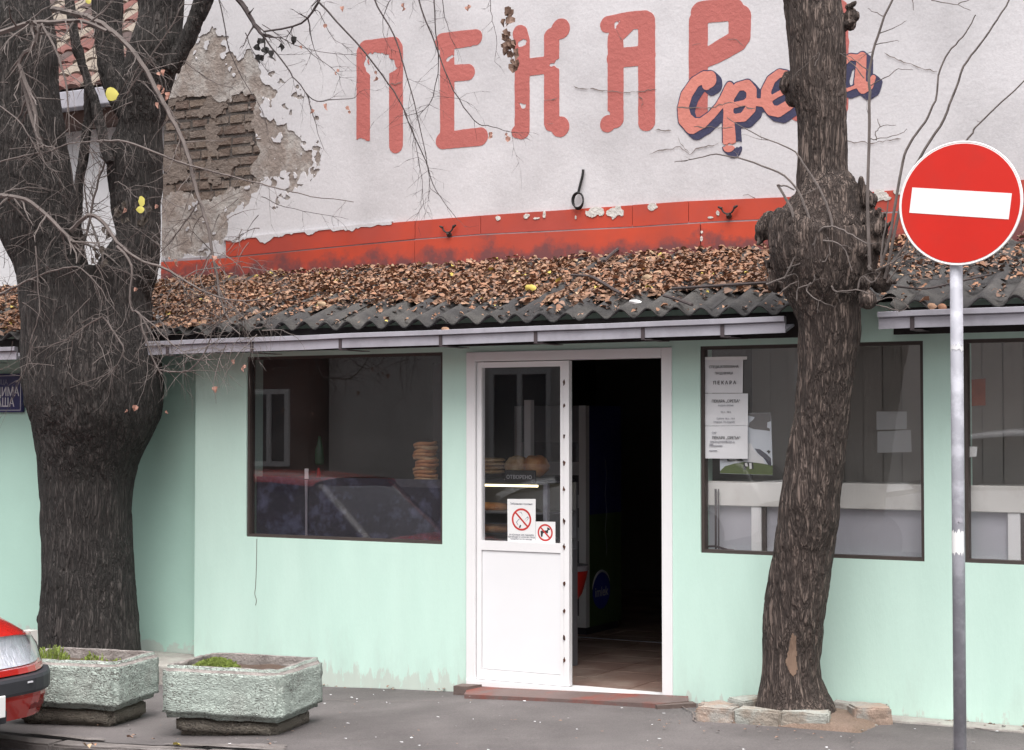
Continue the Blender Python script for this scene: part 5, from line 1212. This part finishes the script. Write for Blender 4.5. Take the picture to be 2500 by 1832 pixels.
# door stickers
z4 = lambda x, y: (1150 + x / 4.72, 1000 + y / 4.72)
dY = .026
s1 = sheet('no_smoking_sticker', [z4(418, 1032), z4(745, 1032), z4(742, 1542), z4(422, 1545)], dY, 0, PAPERW, 'white no smoking sticker on the door glass', 'sticker', wob=0)
s2 = sheet('no_dogs_sticker', [z4(746, 1292), z4(972, 1295), z4(972, 1545), z4(744, 1542)], dY - .0004, 0, PAPERW, 'small white no dogs sticker beside the no smoking sticker', 'sticker', wob=0)
def ringbar(cx, cy, ro_, wr, parent):
    c = onY(*z4(cx, cy), dY); sc_ = 1 / 4.72 / 398; R1, R2 = ro_ * sc_, (ro_ - wr) * sc_; n = 40; V = []; Fc = []; Yq = dY - .0009
    for k in range(n): a = 2 * math.pi * k / n; V += [(c.x + R1 * math.cos(a) , Yq, c.z + R1 * math.sin(a)), (c.x + R2 * math.cos(a), Yq, c.z + R2 * math.sin(a))]
    for k in range(n): a, b = 2 * k, 2 * ((k + 1) % n); Fc.append((a, b, b + 1, a + 1))
    mobj('prohibition_ring', V, Fc, PROHIB, parent)
    h = wr * .45 * sc_; d = Vector((math.cos(R_(-45)), 0, math.sin(R_(-45)))); e = Vector((-d.z, 0, d.x)); c3 = Vector((c.x, Yq - .0003, c.z)); r_ = (R1 + R2) / 2
    mobj('prohibition_bar', [c3 - d * r_ - e * h, c3 + d * r_ - e * h, c3 + d * r_ + e * h, c3 - d * r_ + e * h], [(0, 1, 2, 3)], PROHIB, parent)
ringbar(582, 1268, 128, 22, s1); ringbar(855, 1420, 98, 20, s2)
def z4poly(name, pts, m, parent, Y): return prismXZ(name, [XZ(*z4(*p), Y) for p in pts], Y, .0003, m, parent)
for pts in ([(545, 1180), (580, 1185), (592, 1215), (580, 1240), (590, 1215), (576, 1190)], [(520, 1300), (545, 1265), (575, 1262), (550, 1270), (528, 1300), (545, 1335), (540, 1335)], [(610, 1280), (650, 1235), (662, 1240), (660, 1262), (625, 1300), (655, 1260), (650, 1243)]): z4poly('drawn_line', pts, INKG, s1, dY - .0007)
z4poly('drawn_shape', [(550, 1360), (565, 1328), (578, 1335), (570, 1362), (558, 1366)], INK, s1, dY - .0007)
z4poly('drawn_shape', [(805, 1468), (800, 1400), (830, 1395), (870, 1395), (880, 1385), (875, 1360), (890, 1362), (912, 1380), (905, 1390), (890, 1392), (885, 1430), (860, 1420), (830, 1425), (822, 1468)], INK, s2, dY - .0011)
def t4(body, x, y, size_px, m, parent, Y, sx=1.0, bold=0.0):
    p_ = onY(*z4(x, y), Y); text('lettering', body, size_px / 4.72 / 398 * 1.38, (p_.x, Y, p_.z), m, parent, 'CENTER', sx=sx, bold=bold)
t4('Забрањено пушење', 578, 1088, 24, INKG, s1, dY - .0008, .9)
for i, b_t in enumerate(('за кршење ове одредбе', 'одговорно и физичко лице', 'казниће се по закону')): t4(b_t, 580, 1445 + i * 25, 21, INKG, s1, dY - .0008, .95)

# ================================================================== THINGS INSIDE THE SHOP
random.seed(31)
# --- behind the right windows: grey boards, marble counter front, posts
desk = empty('window_counter', (2.5, .12, .9), 'white marble counter front on grey boards behind the right shop windows', 'counter')
for (xa, xb, i_) in ((W2[0] - .03, W2[1] + .03, 0), (W3[0] - .03, W3[1] + .03, 1)):
    box('board', xa, xb, .125, .145, .86, 1.175, GREYP, desk); box('counter_front', xa, xb, .085, .12, 1.163, 1.305, MARBLE, desk, .004, 1); box('counter_top', xa, xb, .1205, .50, 1.27, 1.30, MARBLE, desk, .003, 1)
for px, Wd in ((1847, .062), (2476, .066)):
    x = onY(px, 1300, .10).x; box('post', x - Wd / 2, x + Wd / 2, .095, .123, .88, 1.162, WHITE, desk, .003, 1); box('post_dark_strip', x + Wd / 2 + .003, x + Wd / 2 + .024, .10, .123, .88, 1.162, FRAMEB, desk)  # dark brown strip on the right of each white post
x = onY(1748, 1200, .075).x
mb = MB(); mb.tube([(x, .07, .905), (x, .07, 1.26)], .006, 6); mb.tube([(x + .018, .07, .905), (x + .018, .07, 1.26)], .004, 6); mb.tube([(x - .09, .07, .925), (x, .07, .93), (x + .07, .07, .912), (x + .11, .07, .91)], .007, 6)
tag(mb.build('metal_bracket', STRAP), 'thin dark metal bracket in the left corner of the papered window', 'bracket')
blind = empty('vertical_blind', (2.9, .85, 1.3), 'dull beige hanging blind strips behind the right shop windows', 'blind')
for k in range(26):
    xk = 1.24 + k * .118; V = [(xk, .84 + .012 * (k % 2), 1.28), (xk + .112, .85, 1.28), (xk + .112, .85, 2.2), (xk, .84 + .012 * (k % 2), 2.2)]
    mobj('blind_strip', V, [(0, 1, 2, 3)], random.choice((ROOM2, mat('blind_beige_%d' % k, (.49 + random.uniform(-.02, .02), .45, .42), .9, .05, 4))), blind)
for i, (pa, lab) in enumerate((([(2140, 1005), (2214, 1005), (2214, 1048), (2140, 1050)], 'upper of two pale paper sheets deep inside the papered window'), ([(2142, 1054), (2224, 1050), (2226, 1104), (2142, 1106)], 'lower of two pale paper sheets deep inside the papered window'))):
    sheet('inside_paper', pa, .60, 0, PAPER, lab, 'paper', 'pale paper sheets inside the right window')
sheet('inside_poster', [(2360, 1090), (2386, 1091), (2384, 1115), (2358, 1118)], .05, 0, PAPERW, 'small white paper tag on the rightmost window pane beside the sign post', 'paper', wob=.001)
sheet('inside_picture', [(2366, 928), (2406, 924), (2406, 990), (2366, 992)], .60, 0, mat('orange_print', (.50, .12, .06), .6, .2, 20), 'orange picture inside the rightmost window', 'picture', wob=.001)
# --- left window: patterned dark film, stand, bottle, bread rings
FILM = mat('blue_patterned_film', (.035, .036, .055), .5, .25, 6, c2=(.11, .12, .19), mixs=7, mixt=(.5, .66), fine=.2, fs=30)
tag(box('patterned_panel', W1[0] + .03, W1[1] - .03, .075, .085, .90, 1.285, FILM), 'dark blue patterned panel filling the lower half of the left window', 'panel')
BREAD = mat('bread_crust', (.48, .19, .065), .7, .2, 14, c2=(.62, .32, .13), mixs=12, bump=.2); BREAD2 = mat('pale_flatbread', (.62, .44, .25), .8, .15, 14, c2=(.45, .24, .10), mixs=10, bump=.2)
cb = onY(1043, 1170, .20)
for k in range(11):
    mb = MB(); c = Vector((cb.x + random.uniform(-.010, .012), .18, cb.z + .0225 * k)); tl_ = random.uniform(-.13, .13)
    mb.tube([c + Vector((.066 * math.cos(a), .066 * math.sin(a), tl_ * .066 * math.cos(a) + .003 * math.sin(3 * a))) for a in np.linspace(0, 2 * math.pi, 25)], .0125, 7, cap=False)
    ordn = ('lowest', 'second', 'third', 'fourth', 'fifth', 'middle', 'seventh', 'eighth', 'ninth', 'tenth', 'topmost')[k]; lab = '%s bread ring%s of the stack in the left window' % (ordn, ' from the bottom' if 0 < k < 10 and k != 5 else '')
    tag(mb.build('bread_ring', BREAD if k % 3 else BREAD2, None, True), lab, 'bread', 'bread rings stacked in the left window')
mb = MB(); c = onY(748, 1315, .065); c2 = onY(748, 1172, .065); c3 = onY(748, 1142, .065)
st_ = empty('price_stand', c, 'thin grey stand with a white card top in the left window', 'stand')
mb.tube([c, c.lerp(c2, .6), c2], [.008, .008, .012], 8); mb.build('stem', GUTTER, st_); quad('card', c2.lerp(c3, .5), Vector((1, 0, 0)), Vector((0, 0, 1)), .015, .034, -.004, .003, PAPERW, st_, Vector((0, -1, 0)))
c = onY(780, 1135, .22); mb = MB(); mb.lathe([(.0, 0), (.030, .0), (.034, .02), (.030, .10), (.016, .145), (.012, .19), (.0, .19)], c, 14); tag(mb.build('green_bottle', mat('green_glass_bottle', (.02, .09, .045), .2, .1), None, True), 'small green bottle hanging on the dark glass of the left window', 'bottle')
c = onY(778, 1168, .20); mb = MB(); mb.lathe([(.0, 0), (.016, 0), (.011, .045), (.006, .07), (.0, .07)], c, 10); tag(mb.build('red_cone', mat('red_plastic', (.45, .02, .02), .4, .05), None, True), 'little red plastic cone behind the left window', 'cone')
tag(box('wall_cabinet', onY(1056, 900, .6).x, onY(1110, 900, .6).x, .6, .75, 1.45, 2.05, mat('cabinet_black', (.012, .012, .014), .4, .1), None, .004), 'dark wall cabinet at the right edge of the left window', 'cabinet')
# --- behind the door glass: bread counter with light strip
ctr = empty('bread_counter', (-.1, .75, .04), 'glass bread display counter with light strip behind the door', 'counter')
STEELD = mat('dark_counter_metal', (.05, .05, .065), .4, .1, 5); STEELG = mat('grey_counter_metal', (.20, .20, .22), .4, .1, 5)
ctx0, ctx1 = -.85, onY(1338, 1180, .56).x; zc = onY(1250, 1180, .6).z
box('counter_shelf', ctx0, ctx1, .55, .95, zc, zc + .022, STEELD, ctr, .003, 1); box('light_strip', ctx0, ctx1 - .08, .56, .575, zc - .022, zc - .008, emit('warm_tube', (1, .86, .5), 1.3), ctr)
for zz2 in (zc - .20, zc - .38): box('counter_shelf', ctx0, ctx1, .58, .95, zz2, zz2 + .015, STEELG, ctr, .002, 1)
box('counter_base', ctx0, ctx1, .55, .98, .04, zc - .44, STEELG, ctr, .004, 1); box('counter_back', ctx0, ctx1, .955, .98, zc - .44, zc, STEELG, ctr); box('counter_post', ctx1 - .03, ctx1, .55, .58, zc - .44, zc, GALV, ctr)
def loaf(name, c, rx, ry, rz, m, lab, group=None):
    bm = bmesh.new(); bmesh.ops.create_uvsphere(bm, u_segments=18, v_segments=10, radius=1)
    for v in bm.verts:
        q_ = v.co.copy(); v.co = Vector((c.x + rx * math.copysign(abs(q_.x) ** .8, q_.x), c.y + ry * q_.y, c.z + rz * (math.copysign(abs(q_.z) ** .7, q_.z)))) + Vector((mnoise.noise(q_ * 3 + c * 9), mnoise.noise(q_ * 3 + c * 7 + Vector((4, 4, 4))), mnoise.noise(q_ * 4 + c * 5))) * rz * .25
    return tag(bmobj(name, bm, m, None, True), lab, 'bread', group)
for k, nm in enumerate(('lowest', 'second', 'third', 'topmost')): loaf('flatbread', onY(1196, 1152 - k * 9.5, .68), .105, .10, .0145, BREAD2, '%s flatbread of the pile of four behind the door glass' % nm, 'flatbreads piled behind the door glass')
loaf('bread_loaf', onY(1262, 1138, .72), .075, .09, .062, BREAD2, 'pale round loaf behind the black open sign', 'loaves on the bread counter'); loaf('bread_loaf', onY(1308, 1138, .75), .080, .09, .068, BREAD, 'dark crusted loaf right of the black open sign', 'loaves on the bread counter')
loaf('pastry', onY(1200, 1238, .75), .12, .10, .030, BREAD, 'brown pastry on the upper counter shelf behind the door', 'pastries in the counter'); loaf('pastry', onY(1205, 1290, .75), .13, .10, .028, BREAD, 'brown pastry on the lower counter shelf behind the door', 'pastries in the counter')
pa, pb = onY(1232, 1148, .50), onY(1300, 1180, .50)
opn = tag(box('open_sign', pa.x, pb.x + .02, .50, .512, pb.z, pa.z, mat('black_card', (.012, .012, .018), .4, .1)), 'black sign with white open lettering in front of the loaves', 'sign')
text('lettering', 'ОТВОРЕНО', .034, ((pa.x + pb.x) / 2 + .005, .4985, (pa.z + pb.z) / 2 - .005), ENAMW, opn, 'CENTER', bold=.0004)
c = onY(1291, 1120, 1.1); tag(box('white_column', c.x - .025, c.x + .025, 1.08, 1.13, c.z, c.z + .40, WHITE), 'narrow white upright behind the loaves', 'post')
# --- cooler with printed side, red bowl
fr_ = empty('drinks_cooler', (-1.0, 2.7, .04), 'tall drinks cooler with white frame and printed dark side inside the doorway', 'cooler')
fx1, fy0 = -.70, 2.40; NAV = mat('cooler_navy_print', (.03, .035, .18), .4, .1, 4); GRN = mat('cooler_green_print', (.08, .13, .05), .4, .2, 4)
box('cabinet', fx1 - .62, fx1 - .005, fy0 + .06, fy0 + .62, .10, 1.78, mat('cooler_body', (.10, .10, .12), .5, .1), fr_)
mb = MB(); mb.box(fx1 - .06, fx1, fy0, fy0 + .059, .10, 1.78); mb.box(fx1 - .62, fx1 - .56, fy0, fy0 + .059, .10, 1.78); mb.box(fx1 - .56, fx1 - .06, fy0, fy0 + .059, .10, .18); mb.build('cooler_frame', WHITE, fr_)
box('pane', fx1 - .56, fx1 - .06, fy0 + .02, fy0 + .026, .18, 1.50, GLD, fr_); box('header', fx1 - .559, fx1 - .061, fy0 + .002, fy0 + .058, 1.501, 1.78, STEELG, fr_); box('plinth', fx1 - .60, fx1 - .02, fy0 + .05, fy0 + .6, .04, .098, STEELD, fr_)
for zz3 in (.45, .75, 1.0, 1.25): box('cooler_shelf', fx1 - .55, fx1 - .07, fy0 + .03, fy0 + .055, zz3, zz3 + .10, PAPER, fr_)
box('printed_side', fx1 - .004, fx1, fy0 + .06, fy0 + .62, .95, 1.78, NAV, fr_); box('printed_side', fx1 - .004, fx1, fy0 + .06, fy0 + .62, .10, .949, GRN, fr_)
V = []; n = 28; cy_, cz_ = fy0 + .26, .36
for k in range(n): a = 2 * math.pi * k / n; V.append((fx1 + .002, cy_ + .15 * math.cos(a), cz_ + .14 * math.sin(a)))
mobj('round_emblem', V + [(fx1 + .0003, v[1], v[2]) for v in V], [tuple(range(n))] + [(k, (k + 1) % n, n + (k + 1) % n, n + k) for k in range(n)], mat('emblem_blue', (.04, .06, .42), .4, .1), fr_)
mb = MB(); mb.tube([(fx1 + .003, cy_ + .16 * math.cos(a), cz_ + .15 * math.sin(a)) for a in np.linspace(.4, 3.0, 14)], [.002 + .008 * math.sin((a - .4) / 2.6 * math.pi) for a in np.linspace(.4, 3.0, 14)], 5); mb.build('emblem_arc', ENAMW, fr_)
text('lettering', 'imlek', .105, (fx1 + .0035, cy_, cz_ - .01), ENAMW, fr_, 'CENTER', rot=(math.pi / 2, 0, math.pi / 2), bold=.001)
mb = MB(); sq = [(fx1 + .002, fy0 + .34 + .02 * math.sin(t * 17) * math.exp(-((t * 5) % 1)), .62 + t * .75) for t in np.linspace(0, 1, 60)]; mb.tube(sq, .003, 4); mb.build('script_line', INKG, fr_)
text('lettering', 'imlek', .085, (fx1 - .31, fy0 - .002, 1.64), INKG, fr_, 'CENTER')
c = onY(1428, 1395, 1.25); mb = MB(); mb.lathe([(.05, -.26), (.10, -.24), (.16, -.16), (.19, -.05), (.20, .0), (.19, .0), (.17, -.06), (.10, -.2)], (c.x - .20, 1.25, c.z), 28)
rb = empty('red_tub', (c.x - .2, 1.25, .04), 'round red tub with grey rim just inside the open door', 'tub'); mb.build('bowl', mat('red_tub_plastic', (.60, .03, .02), .35, .05), rb, True)
mb = MB(); mb.lathe([(.185, 0), (.205, .0), (.205, .035), (.185, .035)], (c.x - .2, 1.25, c.z + .001), 28); mb.build('tub_rim', GUTTER, rb); mb = MB(); mb.lathe([(.03, 0), (.03, .5), (.05, c.z - .26 - .04)], (c.x - .2, 1.25, .04), 12); mb.build('foot', STEELG, rb)

# ================================================================== ACROSS THE STREET (seen mirrored in the panes)
OB = mat('opposite_brick', (.15, .075, .062), .9, .2, 3, bump=.2); OW = mat('opposite_plaster', (.62, .59, .57), .9, .1, 1); OD = mat('opposite_plinth', (.22, .20, .19), .9, .15, 1); OT = mat('opposite_roof', (.16, .07, .055), .9, .2, 3)
def opposite(name, x0, x1, y, h, m, label, wins, roofh):
    r = empty(name, ((x0 + x1) / 2, y, -.1), label, 'house'); box('wall', x0, x1, y - 6, y, -.3, h, m, r); box('plinth', x0, x1, y + .003, y + .05, -.3, .55, OD, r)
    mobj('roof', [(x0 - .1, y + .4, h - .05), (x1 + .1, y + .4, h - .05), (x1 + .1, y - 3, h + roofh), (x0 - .1, y - 3, h + roofh), (x0 - .1, y - 6.4, h - .05), (x1 + .1, y - 6.4, h - .05)], [(0, 1, 2, 3), (3, 2, 5, 4), (0, 3, 4), (1, 5, 2)], OT, r)
    for wx, wz, ww, wh in wins:
        mb = MB(); f = .09
        for b in ((wx, wx + ww, wz, wz + f), (wx, wx + ww, wz + wh - f, wz + wh), (wx, wx + f, wz + f, wz + wh - f), (wx + ww - f, wx + ww, wz + f, wz + wh - f), (wx + ww / 2 - f / 2, wx + ww / 2 + f / 2, wz + f, wz + wh - f)): mb.box(b[0], b[1], y + .003, y + .06, b[2], b[3])
        wo = mb.build('window', WHITE, r); box('pane', wx + f * .9, wx + ww - f * .9, y + .004, y + .02, wz + f * .9, wz + wh - f * .9, STEELD, wo)
opposite('red_house', -19, -12.9, -15.5, 3.1, OB, 'low red brick house mirrored in the left shop window', [(-17.6, .9, 1.0, 1.4), (-15.9, .9, 1.0, 1.4), (-14.2, .9, .9, 1.4)], 2.0)
opposite('pale_house', -12.8, 9, -16, 3.8, OW, 'pale plastered house mirrored in the door and right shop windows', [(-9.4, .9, 1.2, 1.7), (-6.8, .9, 1.2, 1.7), (-3.9, .9, 1.2, 1.7), (.4, .9, 1.2, 1.7)], 2.2)

def copy_car(name, loc, rz, paint, label):
    r = car.copy(); r.name = name; r.location = loc; r.rotation_euler = (0, 0, rz); col.objects.link(r); tag(r, label, 'car', 'cars parked across the street')
    for ch in list(car.children):
        c = ch.copy(); c.data = ch.data.copy(); col.objects.link(c); c.parent = r; c.matrix_parent_inverse = ch.matrix_parent_inverse.copy(); c.data.materials[0] = paint if ch.data.materials[0] == CRED else ch.data.materials[0]
        for g2 in ch.children:
            d = g2.copy(); col.objects.link(d); d.parent = c; d.matrix_parent_inverse = g2.matrix_parent_inverse.copy()
car['group'] = 'cars at the kerb'
def suv(o): o.scale = (1.06, 1.06, 1.28)
copy_car('silver_car', (.2, -11.6, -.13), math.pi, mat('silver_car_paint', (.42, .42, .45), .25, .03, 2, coat=.8), 'tall silver car parked across the street, mirrored in the rightmost window')
copy_car('white_car', (-4.6, -11.6, -.13), math.pi, mat('white_car_paint', (.75, .75, .76), .25, .03, 2, coat=.8), 'tall white car parked across the street, mirrored in the papered window')
for o_ in list(col.objects):
    if o_.parent is None and o_.name in ('silver_car', 'white_car'): suv(o_)
# ================================================================== SMALL THINGS ON THE GROUND
random.seed(77); mb = MB()
for k in range(230):
    x, y = random.uniform(-1.2, 3.2), random.uniform(-2.1, -.15); s_ = random.uniform(.003, .011)
    a = random.uniform(0, 3.1); V = [(x + s_ * random.uniform(.7, 1.4) * math.cos(a + t), y + s_ * .6 * math.sin(a + t), g(x) + .011 + random.uniform(0, .004)) for t in (0, 1.3, 2.6, 3.9, 5.2)]
    mb.add(V, [(0, 1, 2, 3, 4)], random.choices((0, 1, 2), (3, 2, 2))[0])
for k in range(260):      # bits gathered along the foot of the wall, round the pit and by the planters
    x = random.uniform(-2.3, 3.3); y = random.choice((-abs(random.gauss(0, .06)) - .02, random.uniform(-.9, -.5) if 1.3 < x < 2.5 else -abs(random.gauss(0, .08)), random.uniform(-2.15, -1.2) if x < -.2 else -abs(random.gauss(0, .1))))
    if -.36 < x < 1.25 and y > -.3: continue
    V, Fc = leafmesh(Vector((x, y, g(x) + .013)), Vector((random.gauss(0, 1), random.gauss(0, 1), .1)), random.uniform(.008, .026), .2, Vector((0, 0, 1))); mb.add(V, Fc, random.choice((0, 2, 2, 2)))
tag(mb.build('pavement_litter', [KERB, PAPER, LEAFM[6]]), kind='stuff', label='scattered crumbs and pale specks on the asphalt pavement', cat='litter')
for px, py, sz_, m, lab in ((1180, 1797, .05, LEAFM[2], 'brown leaf flat on the asphalt below the door'), (208, 1821, .06, LEAFM[4], 'dry leaf on the kerb in front of the left planter'), (226, 1818, .035, LEAFM[2], 'small brown leaf beside the dry leaf on the kerb'), (422, 1819, .045, LEAFM[5], 'yellowish leaf on the pavement below the mossy planter'), (310, 1800, .04, LEAFM[6], 'dull curled leaf between the two planters')):
    c = onZ(px, py, g(-1) + .03); V, Fc = leafmesh(c + Vector((0, 0, .0)), Vector((1, random.uniform(-.5, .5), .1)), sz_, .25, Vector((0, .3, 1))); mb = MB(); mb.add(V, Fc); tag(mb.build('pavement_leaf', m), lab, 'leaf')
# hairline crack under the left window and chipped edge line of asphalt along the wall
P = [onY(*p, -.002) for p in ((627, 1316), (626, 1380), (624, 1430), (622, 1450), (626, 1465), (624, 1478))]
mb = MB(); mb.tube(smoothpts(P, 4), .0022, 4); mb.build('crack', CRACK, shop)

def ground_crack(pts, wd=.004):
    P = [onZ(x, y, g(0) + .0) for x, y in pts]; Q = []
    for a, b in zip(P[:-1], P[1:]):
        n = max(2, int((b - a).length / .04))
        for k in range(n): Q.append(a.lerp(b, k / n) + Vector((random.uniform(-.012, .012), random.uniform(-.012, .012), 0)))
    V = []; Fc = []
    for i, p in enumerate(Q):
        t = (Q[min(i + 1, len(Q) - 1)] - Q[max(i - 1, 0)]); nrm = Vector((-t.y, t.x, 0)).normalized() * wd * random.uniform(.4, 1.3)
        for q_ in (p + nrm, p - nrm): V.append((q_.x, q_.y, g(q_.x) + .0085 + .006 * mnoise.noise((q_.x * 1.3, q_.y * 1.3, 0))))
    for i in range(len(Q) - 1): Fc.append((2 * i, 2 * i + 1, 2 * i + 3, 2 * i + 2))
    tag(mobj('pavement_crack', V, Fc, CRACK, None), kind='structure')
random.seed(4)
for c in ([(780, 1690), (860, 1700), (960, 1706), (1100, 1710)], [(2010, 1780), (2100, 1775), (2200, 1790), (2330, 1800), (2480, 1822)], [(280, 1800), (420, 1810), (560, 1816), (700, 1828)], [(1650, 1735), (1690, 1760), (1700, 1790)]): ground_crack(c)
